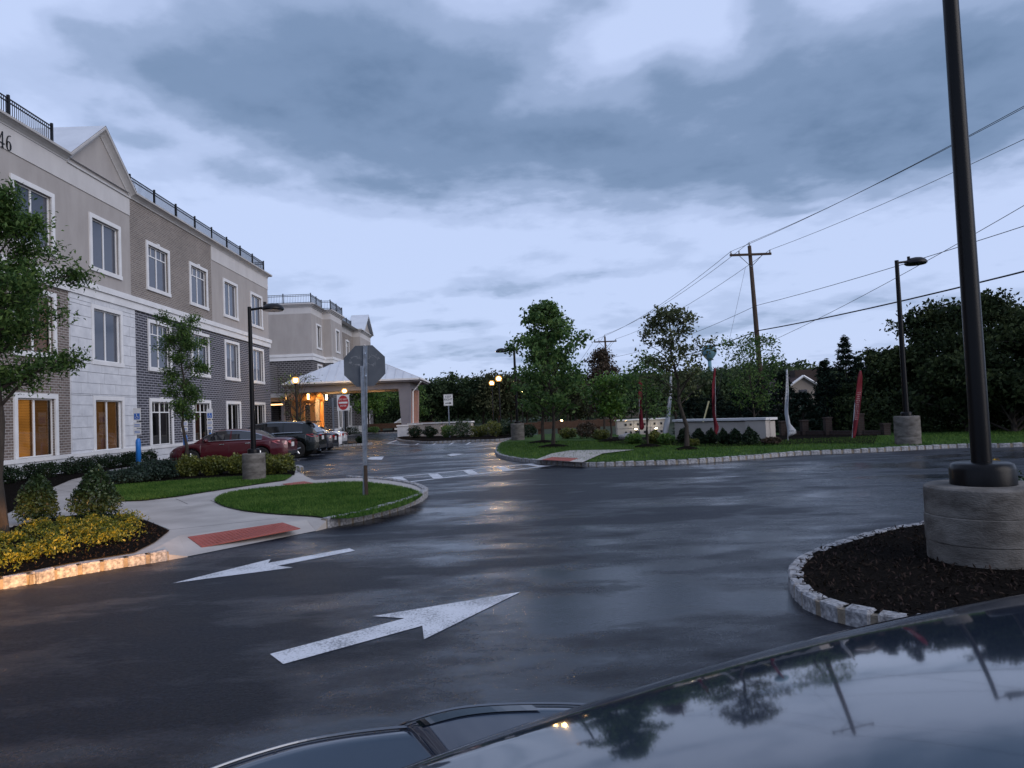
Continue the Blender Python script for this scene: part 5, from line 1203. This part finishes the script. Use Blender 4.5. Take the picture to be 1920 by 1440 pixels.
tree('young_tree', 'rusty brown leaved tree behind the bright green sapling', (6.4, 42, KH), 5.2, 1.15, 6500, .15, 'leaf_brown', 15, .16, .06, (0, 0), 'oval', .3, nlimb=22)
g_ = G(1144, 828, KH); tree('young_tree', 'small bright green sapling in a mulch ring on the lawn', (g_[0], g_[1], KH), 2.75, 1.05, 2600, .17, 'leaf_bright', 16, .28, .045, (.2, 0), 'vase', .3, nlimb=14)
g_ = G(1215, 838, KH); tree('young_tree', 'thin leaning multi stemmed tree by the red feather flag', (g_[0], g_[1], KH), 3.4, .95, 1500, .13, 'leaf_maple', 17, .25, .045, (0, 0), 'wide', .34, nlimb=16, multi=2)
g_ = G(1288, 843, KH); tree('young_tree', 'open crowned rusty green tree before the cream sign wall', (g_[0], g_[1], KH), 5.1, 1.35, 3300, .13, 'leaf_rust', 18, .30, .075, (-.45, 0), 'oval', .17, nlimb=28, sparse=.85)
g_ = G(1405, 822, KH); tree('young_tree', 'airy pale green tree standing behind the cream sign wall', (g_[0]+.2, 29.5, KH), 4.0, 1.35, 2600, .12, 'leaf_fresh', 19, .22, .05, (0, 0), 'vase', .22, nlimb=22, sparse=.85)
tree('bare_tree', 'nearly bare many stemmed tree by the lit globe lamp at the canopy', (PY(560, 800, 49)[0], 49.0, 0), 4.6, 1.6, 330, .13, 'leaf_maple', 20, .15, .14, (0, 0), 'vase', .2, multi=4, nlimb=44)
tree('green_tree', 'leafy green tree seen through the canopy opening', (-13.3, 75, KH), 5.2, 2.3, 6500, .24, 'leaf_bright', 21, .22, .09, (0, 0), 'oval', .3, nlimb=20)
tree('green_tree', 'smaller leafy tree beside the canopy columns beyond the drop off lane', (-9.6, 80, KH), 5.0, 2.2, 5500, .24, 'leaf_fresh', 22, .2, .09, (0, 0), 'oval', .3, nlimb=18)
for i, (px, Y) in enumerate(((1037, None), (1018, None), (1144, None), (1215, None), (1288, None))):
    py_ = (838, 830, 828, 838, 843)[i]; g_ = G(px, py_, KH); q = thing('mulch_ring', 'low dark mulch mound round the %s' % ('foremost lawn maple', 'second lawn maple', 'bright green sapling', 'thin multi stemmed tree', 'open crowned rusty tree')[i], 'mulch ring', (g_[0], g_[1], KH), 'mulch rings under the lawn trees')
    r_ = (.75, .8, .65, .6, .45)[i]; o = MB().lathe((g_[0], g_[1], KH-.02), [(r_, 0), (r_*.8, .07), (r_*.4, .12), (.05, .15)], 24).build('mound', 'mulch', q, True)
# --- conifers on the right
for i, (px, top, Y, R, lab) in enumerate(((1582, 624, 36, 1.5, 'tall pointed conifer standing left of the lawn lamp'), (1632, 648, 38, 1.3, 'narrow conifer just left of the lawn lamp pole'), (1545, 668, 34, 1.3, 'conifer right of the brick chimney house'),
        (1503, 728, 33, 1.6, 'low conifer in front of the gabled house'), (1466, 690, 40, 1.5, 'conifer behind the white feather flag'), (1425, 705, 42, 1.6, 'conifer behind the wooden utility pole foot'), (1385, 716, 44, 1.6, 'conifer behind the airy pale green tree'), (1340, 722, 46, 1.7, 'conifer behind the red flag and sign wall'), (1300, 722, 48, 1.7, 'conifer behind the open crowned rusty tree'), (1718, 608, 40, 1.7, 'conifer just right of the lawn lamp pole'), (1662, 652, 36, 1.4, 'conifer between the red letter flag and the lawn lamp base'), (1608, 662, 39, 1.5, 'conifer behind the bright red feather flag'))):
    p = PY(px, top, Y); conifer(lab, (p[0], Y, -.35), p[2]+.35, R, 6500, 40+i)
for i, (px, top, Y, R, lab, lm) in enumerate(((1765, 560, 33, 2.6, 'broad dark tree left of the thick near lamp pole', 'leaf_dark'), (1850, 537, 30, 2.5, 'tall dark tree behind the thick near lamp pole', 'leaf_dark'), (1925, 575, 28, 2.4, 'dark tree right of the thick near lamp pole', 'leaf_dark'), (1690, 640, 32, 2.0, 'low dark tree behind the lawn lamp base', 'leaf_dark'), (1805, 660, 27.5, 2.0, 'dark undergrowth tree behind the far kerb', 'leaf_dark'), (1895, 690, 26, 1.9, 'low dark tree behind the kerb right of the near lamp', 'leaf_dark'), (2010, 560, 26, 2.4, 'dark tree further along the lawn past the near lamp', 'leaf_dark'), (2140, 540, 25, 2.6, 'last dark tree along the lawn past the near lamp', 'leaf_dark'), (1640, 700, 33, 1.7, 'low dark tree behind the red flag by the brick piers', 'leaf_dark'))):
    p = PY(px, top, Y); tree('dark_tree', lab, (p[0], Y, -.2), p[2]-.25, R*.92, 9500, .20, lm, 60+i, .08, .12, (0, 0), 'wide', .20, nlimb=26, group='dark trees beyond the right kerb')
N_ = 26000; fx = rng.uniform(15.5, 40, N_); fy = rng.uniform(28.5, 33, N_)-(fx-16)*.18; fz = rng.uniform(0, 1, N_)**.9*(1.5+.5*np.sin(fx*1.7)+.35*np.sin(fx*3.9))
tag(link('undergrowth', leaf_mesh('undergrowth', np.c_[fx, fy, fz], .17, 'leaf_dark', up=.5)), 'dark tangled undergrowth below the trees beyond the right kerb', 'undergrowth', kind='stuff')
# --- far tree line, each tree its own thing
far = []
FARL = ['far tree showing left of the canopy opening, dark green', 'brownish far tree seen in the middle of the canopy opening', 'far tree behind the small white house', 'far tree just right of the canopy columns', 'far tree left of the keep right sign', 'tallest far tree right of the keep right sign', 'brownish far tree between the keep right sign and globe lamps', 'far tree just left of the lower globe lamp', 'broad brownish far tree behind both lit globe lamps', 'brownish far tree behind the square shouldered dome lamp', 'far tree behind the left edge of the lawn maples', 'brownish far tree behind the maple trunks', 'far tree behind the farthest utility pole foot', 'far tree between the maples and the rusty brown tree', 'slim brownish far tree beside the farthest utility pole', 'far tree above the pale block wall', 'far tree behind the dark red flag by the thin tree', 'far tree between the dark red and white flags', 'brownish far tree behind the white flag by the rusty tree', 'far tree behind the rusty open crowned tree trunk', 'far tree below the water tower', 'far tree left of the tall utility pole', 'far tree right of the tall utility pole']
for i, (px, top, Y, R, lm) in enumerate(((700, 735, 100, 3.2, 0), (735, 728, 104, 3.2, 1), (770, 738, 98, 3.0, 0), (808, 722, 96, 3.0, 0), (826, 716, 100, 3.0, 0), (858, 708, 95, 3.0, 0), (885, 722, 98, 2.8, 1), (905, 712, 92, 2.8, 0), (930, 706, 90, 3.2, 1), (955, 710, 92, 3.0, 1), (985, 715, 95, 3.2, 0), (1020, 722, 98, 3.2, 1), (1060, 714, 100, 3.2, 0), (1100, 722, 104, 3.2, 0), (1075, 700, 88, 2.0, 1),
        (1165, 716, 100, 3.0, 0), (1200, 706, 80, 2.4, 0), (1230, 712, 76, 2.6, 0), (1265, 712, 80, 3.0, 1), (1310, 715, 90, 3.2, 0), (1350, 705, 95, 3.0, 0), (1400, 700, 100, 3.4, 0), (1450, 690, 105, 3.4, 0))):
    p = PY(px, top, Y)
    far.append(tree('far_tree', FARL[i], (p[0], Y, -.35), p[2]+.35, R*.92, 2600, .42, ('leaf_far', 'leaf_far2')[lm], 120+i, .10, .14, (0, 0), 'wide', .34, nlimb=16, group='trees of the far tree line'))
# far woods as one mass
N_ = 60000; fx = rng.uniform(-150, 150, N_); fy = rng.uniform(118, 150, N_); hmax = 5.2+1.2*np.sin(fx*.35)+1.0*np.sin(fx*.13+2)+.8*np.sin(fx*.9); fz = -.3+hmax*rng.uniform(0, 1, N_)**.8
tag(link('woods', leaf_mesh('woods', np.c_[fx, fy, fz], .85, 'leaf_far', up=.5)), 'far woods closing off the view behind the tree line', 'woods', kind='stuff')
# wooded hill with the water tower
hx, hy = PY(1400, 700, 330)[0], 330.0; hm = MB(); n = 40
hv_ = []; hf_ = []
hill_h = lambda x, y: 15.0*math.exp(-((x-hx)/70)**2-((y-hy)/60)**2)+5*math.exp(-((x-hx+120)/60)**2-((y-hy)/60)**2)-.6
for i in range(n+1):
    for j in range(n+1): x, y = hx-260+520*i/n, hy-120+300*j/n; hv_.append((x, y, hill_h(x, y)))
for i in range(n):
    for j in range(n): hf_.append((i*(n+1)+j, (i+1)*(n+1)+j, (i+1)*(n+1)+j+1, i*(n+1)+j+1))
struct(hm.add(hv_, hf_).build('hill', 'field', None, True))
N_ = 42000; fx = rng.uniform(hx-230, hx+190, N_); fy = rng.uniform(hy-100, hy+40, N_); fz = np.array([hill_h(a_, b_) for a_, b_ in zip(fx, fy)])+rng.uniform(0, 1, N_)*(4.5+2*np.sin(fx*.3)*np.sin(fy*.4)+1.5*np.sin(fx*.11))
tag(link('hill_woods', leaf_mesh('hill_woods', np.c_[fx, fy, fz], 2.0, 'leaf_far', up=.5)), 'dark woods covering the low hill below the water tower', 'woods', kind='stuff')
wt = PY(1329.5, 659, 420); WT = thing('water_tower', 'teal water tower with a bulb tank above the wooded hill', 'water tower', (wt[0], 420, 0))
MB().lathe((wt[0], 420, wt[2]), [(.3, 4.1), (1.5, 3.9), (3.2, 2.9), (4.2, 1.4), (4.5, 0), (4.2, -1.4), (3.2, -3.0), (1.9, -4.5), (1.0, -5.8)], 28).build('tank', 'tank_teal', WT, True)
MB().lathe((wt[0], 420, 0), [(2.6, 0), (1.4, 4), (1.0, 9), (1.0, wt[2]-12), (1.5, wt[2]-11), (1.1, wt[2]-9.5), (1.0, wt[2]-5.6)], 20).build('stem', 'tank_teal', WT, True)
MB().tube([(wt[0], 420, wt[2]+4), (wt[0], 420, wt[2]+6.5)], .12, 6).build('mast', 'galvanized', WT)
# --- shrubs
for i, (px, py_, R, H, lab) in enumerate(((70, 979, .33, .82, 'upright holly shrub nearer the shade tree trunk by the curved walk'), (181, 975, .42, .92, 'full holly shrub in the bed corner beside the concrete walk'))):
    g_ = G(px, py_, KH); bush('holly_shrub', lab, g_, R, H, 5200, .058, 'leaf_holly', 200+i, 'holly shrubs beside the curved walk', 'cone', .14)
for i in range(14):
    t = i/13; q = np.array([-14.9, 18.2])*(1-t)+np.array([-15.2, 31.5])*t; bush('hedge_shrub', 'small dark clipped shrub in the row along the building plinth', (q[0]+rnd.uniform(-.1, .1), q[1]+rnd.uniform(-.1, .1), KH), .36, .55, 1500, .065, 'leaf_hedge', 220+i, 'dark shrubs along the building foot', 'ball', .2)
for i, (px, py_, R, H, lab) in enumerate(((352, 893, .52, .62, 'golden green shrub below the slim vase shaped tree'), (405, 890, .5, .60, 'golden green shrub between the slim tree and the lamp base'), (447, 889, .42, .58, 'golden green shrub tucked against the lamp base on the tree side'), (520, 888, .52, .60, 'golden green shrub between the lamp base and the parking kerb'))):
    g_ = G(px, py_, KH); bush('golden_shrub', lab, g_, R, H, 3000, .075, 'leaf_yellow', 240+i, 'golden shrubs before the maroon sedan', 'ball', .16)
for i, (px, py_, R, H, lab) in enumerate(((232, 908, .62, .42, 'low spreading juniper at the bend of the curved walk'), (268, 902, .55, .5, 'low spreading juniper between the walk and the golden shrubs'), (300, 898, .5, .6, 'blue green juniper by the nose of the maroon sedan'))):
    g_ = G(px, py_, KH); bush('juniper', lab, g_, R, H, 2600, .08, 'leaf_juniper', 260+i, 'low junipers at the bend of the walk', 'ball', .22)
# golden ground cover: nobody could count its sprigs
gp = pts_in_poly(g2([(35, 1000), (110, 985), (200, 978), (285, 975), (285, 985), (262, 1012), (225, 1018), (150, 1030), (120, 1048), (40, 1057), (10, 1075)], KH)+[(-9, 5.4), (-11, 6.5)]+g2([(-40, 1010)], KH), 260)
cen_ = []
for q in gp:
    n = int(rng.uniform(90, 190)); r_ = rng.uniform(.10, .22); hh = rng.uniform(.10, .2); d = rng.normal(size=(n, 2))*r_*.55; cen_.append(np.c_[q[0]+d[:, 0], q[1]+d[:, 1], KH+.02+hh*np.exp(-(d**2).sum(1)/(r_*r_))*rng.uniform(.5, 1.1, n)])
tag(link('ground_cover', leaf_mesh('ground_cover', np.concatenate(cen_), .043, 'leaf_gold', up=1.6, aspect=.5)), 'golden leaved ground cover spreading over the dark mulch bed', 'ground cover', kind='stuff')
# shrubs at the sign wall
for i, (px, py_, R, H, lm, lab) in enumerate(((1283, 832, .30, .62, 'leaf_hedge', 'dark upright shrub at the left end of the cream sign wall'), (1311, 833, .30, .62, 'leaf_hedge', 'dark upright shrub right of the rusty tree trunk at the sign wall'), (1334, 833, .28, .58, 'leaf_hedge', 'dark upright shrub by the furled red flag at the sign wall'), (1357, 834, .30, .58, 'leaf_hedge', 'dark upright shrub right of the furled red flag at the sign wall'), (1379, 834, .30, .60, 'leaf_hedge', 'dark upright shrub in the middle of the sign wall right half'), (1407, 835, .34, .62, 'leaf_hedge', 'dark upright shrub before the airy tree trunk at the sign wall'), (1300, 836, .22, .25, 'leaf_yellow', 'tiny yellow green plant at the foot of the rusty tree'), (1447, 833, .32, .25, 'leaf_brown', 'low brownish plant at the right end of the sign wall'),
        (1190, 833, .34, .45, 'leaf_bright', 'green shrub before the pale block wall'), (1228, 832, .36, .5, 'leaf_yellow', 'yellow green shrub lit by the uplight at the block wall'), (1250, 833, .36, .42, 'leaf_bright', 'green shrub at the foot of the white feather flag'), (1065, 822, .5, .55, 'leaf_yellow', 'yellow green shrub behind the lawn maples'), (1128, 824, .42, .5, 'leaf_yellow', 'yellow green shrub left of the bright sapling'), (1100, 822, .5, .85, 'leaf_brown', 'brown stemmed shrub between the two yellow green shrubs'), (990, 820, .6, .8, 'leaf_hedge', 'dark shrub beside the lamp with square shouldered base'))):
    g_ = G(px, py_, KH); bush('bed_shrub', lab, g_, R, H, 1300, .085 if R < .45 else .1, lm, 300+i, 'shrubs in the bed behind the lawn', 'cone' if 'upright' in lab else 'ball', .15)
for i, (x, Y, R, H, lm, lab) in enumerate(((-5.6, 49.2, .5, .8, 'leaf_hedge', 'dark shrub at the tip of the keep right island'), (-4.5, 48.6, .55, .8, 'leaf_hedge', 'dark shrub second from the tip of the keep right island'), (-3.2, 47.6, .55, .85, 'leaf_maple', 'green shrub with pale blooms left of the keep right sign'), (-2.2, 46.6, .65, 1.1, 'leaf_holly', 'green shrub right of the keep right sign post'), (-1.1, 46.0, .55, .75, 'leaf_yellow', 'yellow green low shrub on the keep right island'), (-.2, 45.6, .65, 1.0, 'leaf_yellow', 'rounded yellow green shrub by the lit globe lamp'), (.4, 46.8, .6, .95, 'leaf_holly', 'green shrub right of the lit globe lamp foot'), (1.0, 45.0, .6, .8, 'leaf_hedge', 'dark shrub at the square shouldered lamp end of the island'), (-9.9, 44.0, .3, .35, 'leaf_hedge', 'tiny dark plant on the small parking island'), (-8.4, 44.1, .28, .4, 'leaf_hedge', 'tiny dark plant at the tip of the small parking island'), (-13.6, 66.5, .9, .8, 'leaf_hedge', 'dark clipped shrub at the foot of the far wing'), (-12.2, 71, .6, .6, 'leaf_maple', 'green low shrub by the wing corner'), (-3.6, 49.6, .7, .95, 'flower_pale', 'pale blossoming shrub before the cream garden wall'))):
    bush('island_shrub', lab, (x, Y, KH), R, H, 1500 if lm != 'flower_pale' else 260, .10, lm, 340+i, 'shrubs round the keep right island', 'ball', .2)
g_ = G(1893, 935, KH); fpl = bush('flowering_plant', 'yellow flowering plant beside the concrete lamp drum', (5.45, 7.6, KH-.02), .30, .75, 900, .05, 'leaf_holly', 380, rough=.25, cat='plant')
tag(link('blossom', leaf_mesh('blossom', np.array([-.15, 0, .84])+rng.normal(0, .05, (60, 3))*np.array([1, 1, .45]), .05, 'flower_yellow', up=1), fpl), kind='stuff')

# ================================================================== SITE OBJECTS BEYOND THE LAWN
cap_wall('long low cream sign wall with white cap and end pier on the lawn', G(1272, 830)[:2], G(1450, 832)[:2], .93, .4, pier=True)
def block_wall():
    Y = 39.0; x0, x1 = PY(1158, 820, Y)[0], PY(1252, 820, Y)[0]; r_ = thing('block_wall', 'pale two course block wall with small square openings behind the lawn', 'wall', (x0, Y, KH))
    w_ = (x1-x0)/3
    for row in range(2):
        z0 = KH-.1+row*.43
        for k in range(3): MB().b6(x0+k*w_+.008, x0+(k+1)*w_-.008, Y, Y+.5, z0+.01, z0+.42).build('block', 'cream_wall', r_)
        for k in range(3):
            for u in (.52, .82) if k == 0 else (.25, .65): xx = x0+(k+u)*w_; MB().b6(xx-.055, xx+.055, Y-.02, Y+.005, z0+.15, z0+.27).build('opening', 'plastic_black', r_)
    MB().b6(x0-.06, x1+.06, Y-.06, Y+.56, KH+.765, KH+.83).build('cap', 'trim_white', r_)
    for px, lab in ((1193, 'left'), (1231, 'right')):
        p = PY(px, 818, Y-.35); u = thing('uplight', 'small bright ground uplight at the block wall %s' % ('by the green shrub' if px < 1200 else 'by the yellow shrub'), 'lamp', (p[0], Y-.35, KH), 'uplights at the block wall')
        MB().lathe((p[0], Y-.35, KH), [(.04, 0), (.04, .16), (.075, .18), (.08, .27)], 10).build('housing', 'black_metal', u); MB().ell((p[0], Y-.35, KH+.27), (.07, .07, .05), 10, 7).build('lens', 'uplight', u)
block_wall()
# boulder
p = G(1172, 823, KH); bm = bmesh.new(); bmesh.ops.create_icosphere(bm, subdivisions=3, radius=.3)
for v in bm.verts: k = 1+.25*math.sin(v.co.x*9+1)*math.sin(v.co.y*11)+.1*math.sin(v.co.z*17); v.co = Vector((v.co.x*1.2*k, v.co.y*k, v.co.z*.7*k))
me = bpy.data.meshes.new('boulder'); bm.to_mesh(me); bm.free(); me.materials.append(MATS['granite']); tag(link('boulder', me, None, (p[0], p[1]-.4, KH+.08)), 'grey boulder at the left end of the pale block wall', 'boulder')
# timber guard rails
def timber_rail(label, pts, zr=(.38, .86)):
    r_ = thing('timber_rail', label, 'guard rail', (*pts[0], 0))
    for i in range(len(pts)-1):
        p, q = np.array(pts[i]), np.array(pts[i+1]); c = (p+q)/2; ln = np.linalg.norm(q-p); ang = math.atan2(*(q-p)[::-1]); n_ = np.array([math.sin(ang), -math.cos(ang)])
        MB().box((*(c+n_*.12), (zr[0]+zr[1])/2), (ln-.01, .10, zr[1]-zr[0]), ang).build('rail', 'timber', r_)
    for p in pts: MB().box((p[0], p[1]+.08, .42), (.24, .24, 1.0), 0).build('post', 'timber', r_)
timber_rail('low brown timber guard rail behind the lawn maples', [(1.6+k*1.35, 48+.15*k) for k in range(6)])
timber_rail('low brown timber guard rail seen under the entrance canopy', [(-14.2+k*1.9, 77-.3*k) for k in range(5)], (.42, .95))
# brick piers and low wall on the right
BR = thing('brick_pier_wall', 'low dark brick wall with square piers before the conifers', 'wall', (13, 29, 0)); pr = [(1468, 30.5), (1508, 30), (1552, 29.2), (1612, 28.2), (1660, 27.6)]; pp = []
for k, (px, Y) in enumerate(pr):
    x = PY(px, 800, Y)[0]; pp.append((x, Y)); h = (.62, .64, .74, .86, .45)[k]; MB().box((x, Y, h/2-.02), (.26, .26, h+.04+.2)).build('pier', 'brick_pier', BR); MB().box((x, Y, h+.12), (.32, .32, .05)).build('pier_cap', 'brick_pier', BR)
for k in range(4):
    p, q = np.array(pp[k]), np.array(pp[k+1]); c = (p+q)/2; d = q-p; MB().box((*c, .14), (np.linalg.norm(d)-.28, .2, .36), math.atan2(d[1], d[0])).build('low_wall', 'brick_pier', BR)
# feather flags
def flag(label, base_px, top_px, Y, outline, m_, marks, group):
    """outline: rows of (pixel y, pixel x left, pixel x right) down the cloth"""
    b0, t0_ = PY(*base_px, Y), PY(*top_px, Y); r_ = thing('feather_flag', label, 'flag', (b0[0], Y, KH), group)
    MB().tube([(b0[0], Y, KH-.1), ((b0[0]*.6+t0_[0]*.4), Y, KH+(t0_[2]-KH)*.5), (t0_[0], Y, t0_[2])], [.022, .016, .008], 6).build('pole', 'galvanized', r_)
    ys = np.linspace(outline[0][0], outline[-1][0], 22); xl = np.interp(ys, [o[0] for o in outline], [o[1] for o in outline]); xr = np.interp(ys, [o[0] for o in outline], [o[2] for o in outline]); n = 6; v = []
    for k, y in enumerate(ys):
        for j in range(n):
            u = j/(n-1); x = xl[k]*(1-u)+xr[k]*u; v.append(PY(x, y, Y-.03-.06*math.sin(u*3.1+k*.35)-.02*math.sin(k*.9)))
    cl = MB().add(v, [(k*n+j, k*n+j+1, (k+1)*n+j+1, (k+1)*n+j) for k in range(21) for j in range(n-1)]).build('cloth', m_, r_, True)
    md = cl.modifiers.new('s', 'SOLIDIFY'); md.thickness = .004
    mk = MB()
    for (ya, yb_, cnt) in marks:
        for k in range(cnt):
            y = ya+(yb_-ya)*k/max(cnt-1, 1); a_, b_ = np.interp(y, ys, xl), np.interp(y, ys, xr); w_ = (b_-a_)
            for s in range(3):
                cx_ = a_+w_*(.3+.2*s+rnd.uniform(-.05, .05)); hh = rnd.uniform(.4, 1.1); mk.add([PY(cx_+dx, y+dy, Y-.15) for dx, dy in ((-w_*.07, -hh), (w_*.07, -hh*.8), (w_*.08, hh), (-w_*.06, hh*.8))], [(0, 1, 2, 3)])
    if marks: mk.build('printed_mark', 'flag_mark' if m_ == 'flag_white' else 'flag_text', cl)
flag('white feather flag left of the rusty open crowned tree', (1248, 835), (1259, 700), 31, [(706, 1256, 1260), (740, 1255, 1260), (775, 1251, 1257), (790, 1246, 1256), (805, 1243, 1253), (820, 1243, 1250)], 'flag_white', [(718, 765, 7), (812, 816, 2)], 'feather flags on the lawn')
flag('dark red feather flag behind the thin multi stemmed tree', (1200, 838), (1199, 702), 31.5, [(703, 1199, 1201), (715, 1197, 1204), (750, 1197, 1204), (775, 1198, 1204), (802, 1199, 1208), (806, 1201, 1205)], 'flag_red', [], 'feather flags on the lawn')
flag('furled dark red feather flag before the cream sign wall', (1343, 839), (1341, 688), 27.0, [(690, 1339, 1342), (720, 1335, 1341), (770, 1335, 1340), (792, 1338, 1344), (797, 1339, 1348), (806, 1339, 1347), (818, 1340, 1343)], 'flag_red', [], 'feather flags on the lawn')
flag('white feather flag with flared foot right of the cream sign wall', (1478, 838), (1476, 690), 26.6, [(693, 1474, 1477), (735, 1473, 1479), (765, 1471, 1478), (775, 1471, 1478), (795, 1474, 1482), (806, 1476, 1492), (811, 1477, 1495), (818, 1477, 1482)], 'flag_white', [(702, 750, 9), (808, 814, 2)], 'feather flags on the lawn')
flag('bright red feather flag with white letters before the brick piers', (1598, 835), (1613, 694), 26.2, [(695, 1612, 1615), (705, 1608, 1617), (735, 1605, 1616), (765, 1602, 1613), (790, 1600, 1609), (810, 1599, 1606), (822, 1599, 1603)], 'flag_red', [(736, 786, 14)], 'feather flags on the lawn')
# ================================================================== UTILITY POLES AND WIRES
def upole(label, x, y, h, arm_w, ang, lean=(0, 0), r=.17, z0=-.35):
    r_ = thing('utility_pole', label, 'utility pole', (x, y, z0), 'wooden utility poles'); T = np.array([x+lean[0], y+lean[1], h]); MB().tube([(x, y, z0), (x+lean[0]*.5, y+lean[1]*.5, h*.5), tuple(T)], [r, r*.85, r*.62], 12).build('pole', 'pole_wood', r_, True)
    d = np.array([math.cos(ang), math.sin(ang)]); za = h-.55; MB().box((T[0], T[1]-.12, za), (arm_w, .10, .13), ang).build('crossarm', 'pole_wood', r_)
    att = []
    for s in (-.94, -.55, .94): p = (T[0]+d[0]*arm_w/2*s, T[1]+d[1]*arm_w/2*s-.12, za+.06); MB().lathe(p, [(.03, 0), (.055, .06), (.04, .12), (.05, .16), (.02, .19)], 8).build('insulator', 'galvanized', r_); att.append((p[0], p[1], p[2]+.17))
    MB().lathe(tuple(T), [(.03, 0), (.05, .1), (.03, .22)], 8).build('insulator', 'galvanized', r_); att.append((T[0], T[1], T[2]+.2))
    for s in (-1, 1): MB().tube([(T[0]+d[0]*s*arm_w*.3, T[1]+d[1]*s*arm_w*.3-.14, za), (T[0], T[1]-.14, za-.75)], .02, 4).build('brace', 'galvanized', r_)
    return att
tA = PY(1405, 461, 42); bA = PY(1434, 800, 42)
aA = upole('tall wooden utility pole with crossarm beside the cream sign wall', bA[0], 42, tA[2], 2.5, .0, (tA[0]-bA[0]+.0, 0))
tB = PY(1134, 631, 75); aB = upole('smaller far wooden utility pole above the rusty brown tree', tB[0]+.2, 75, tB[2], 2.4, .0, (-.2, 0), .15)
tC = PY(1066, 703, 110); aC = upole('farthest utility pole peeping past the maple crown', tC[0], 110, tC[2], 2.4, .0, (0, 0), .15)
aD = upole('utility pole further along the road past the dark trees', 19.6, 8.5, 11.6, 2.5, .0)
def wire(p, q, sag, r, label, n=14):
    p, q = np.array(p), np.array(q); pts = [p+(q-p)*t-np.array([0, 0, sag*4*t*(1-t)]) for t in np.linspace(0, 1, n)]
    o = MB().tube(pts, r, 5).build('power_line', 'cable'); tag(o, label, 'cable', 'overhead power lines')
WL = ('thin overhead wire on the left crossarm end between the poles', 'thin overhead wire on the inner crossarm insulator', 'thin overhead wire on the right crossarm end', 'thin overhead wire on the pole top insulator')
for k in (0, 2, 3):
    wire(aD[k], aA[k], .55, .012, WL[k]+', near span'); wire(aA[k], aB[k], .6, .014, WL[k]+', middle span'); wire(aB[k], aC[k], .6, .016, WL[k]+', far span')
def att(px, py_, Y): return PY(px, py_, Y)
tk = att(1422, 620, 41.8); wire((19.6, 8.5, 6.1), tk, .35, .032, 'thick black overhead cable from the tall pole past the lawn lamp')
wire(tk, (PY(1134, 690, 75)[0], 75, PY(1134, 700, 75)[2]), .4, .032, 'thick black overhead cable from the tall pole towards the far pole')
tm = att(1418, 573, 41.8); wire((19.6, 8.5, 7.6), tm, .35, .014, 'thin middle height wire from the tall pole past the lawn lamp'); wire(tm, (PY(1134, 672, 75)[0], 75, PY(1134, 672, 75)[2]), .5, .014, 'thin middle height wire from the tall pole towards the far pole')
ts = att(1427, 648, 41.8); wire(ts, PY(1960, 362, 20), .2, .011, 'thin slanting service wire rising past the thick lamp pole')
gw_ = att(1398, 500, 41.8); gg = PY(1328, 792, 41); gl_ = thing('guy_wire', 'slanting guy wire with yellow sleeve at the tall utility pole', 'guy wire', (gg[0], gg[1], -.35)); MB().tube([gw_, (gg[0], gg[1], gg[2]-.6)], .008, 5).build('cable', 'cable', gl_)
mat('guy_yellow', (.5, .45, .25), .5); gt_ = np.array(PY(1329, 752, 40.9)); gb_ = np.array(PY(1317, 797, 40.9)); MB().tube([gt_, gb_-(gt_-gb_)*.3], .045, 8).build('sleeve', 'guy_yellow', gl_)
# ================================================================== FAR HOUSES
def house(label, px, Y, w_, dpt, zw, zr, wallm, roofm, front='gable', z0=-.35, chimney=None):
    x = PY(px, 760, Y)[0]; r_ = thing('far_house', label, 'house', (x, Y, z0)); MB().b6(x-w_/2, x+w_/2, Y, Y+dpt, z0, zw).build('wall', wallm, r_)
    MB().add([(x-w_/2, Y, zw), (x+w_/2, Y, zw), (x, Y, zr)], [(0, 1, 2)]).build('gable_wall', wallm, r_)
    o_ = .25; rf_ = MB()
    for s in (-1, 1):
        k = (zr-zw)/(w_/2); rf_.add([(x, Y-o_, zr+.12), (x+s*(w_/2+o_), Y-o_, zw-k*o_+.12), (x+s*(w_/2+o_), Y+dpt, zw-k*o_+.12), (x, Y+dpt, zr+.12)], [(0, 1, 2, 3)])
    rf2 = rf_.build('roof', roofm, r_); tr_ = MB()
    for s in (-1, 1): k = (zr-zw)/(w_/2); tr_.tube([(x, Y-o_-.02, zr+.05), (x+s*(w_/2+o_), Y-o_-.02, zw-k*o_+.05)], .11, 4)
    tr_.build('barge_board', 'trim_white', r_)
    MB().b6(x-.35, x+.35, Y-.06, Y+.02, zw-1.5, zw-.4).build('window', 'glass_dark', r_)
    if chimney: MB().b6(x+chimney[0], x+chimney[1], Y+1, Y+2.2, zw, chimney[2]).build('chimney', 'brick_pier', rf2)
    return r_
house('brick chimneyed house with white edged gable behind the conifers', 1507, 62, 2.3, 6, PY(1507, 722, 62)[2], PY(1507, 706, 62)[2], 'house_wall', 'roof_shingle', chimney=(-.2, 2.3, PY(1515, 692, 62)[2]))
house('small white house with twin gables beyond the canopy columns', 757, 92, 2.6, 5, PY(752, 795, 92)[2], PY(752, 783, 92)[2], 'sign_white', 'roof_shingle')
house('far house with lit upper window between the trees on the slope', 1172, 125, 7, 6, PY(1172, 762, 125)[2], PY(1172, 750, 125)[2], 'house_wall', 'stucco')
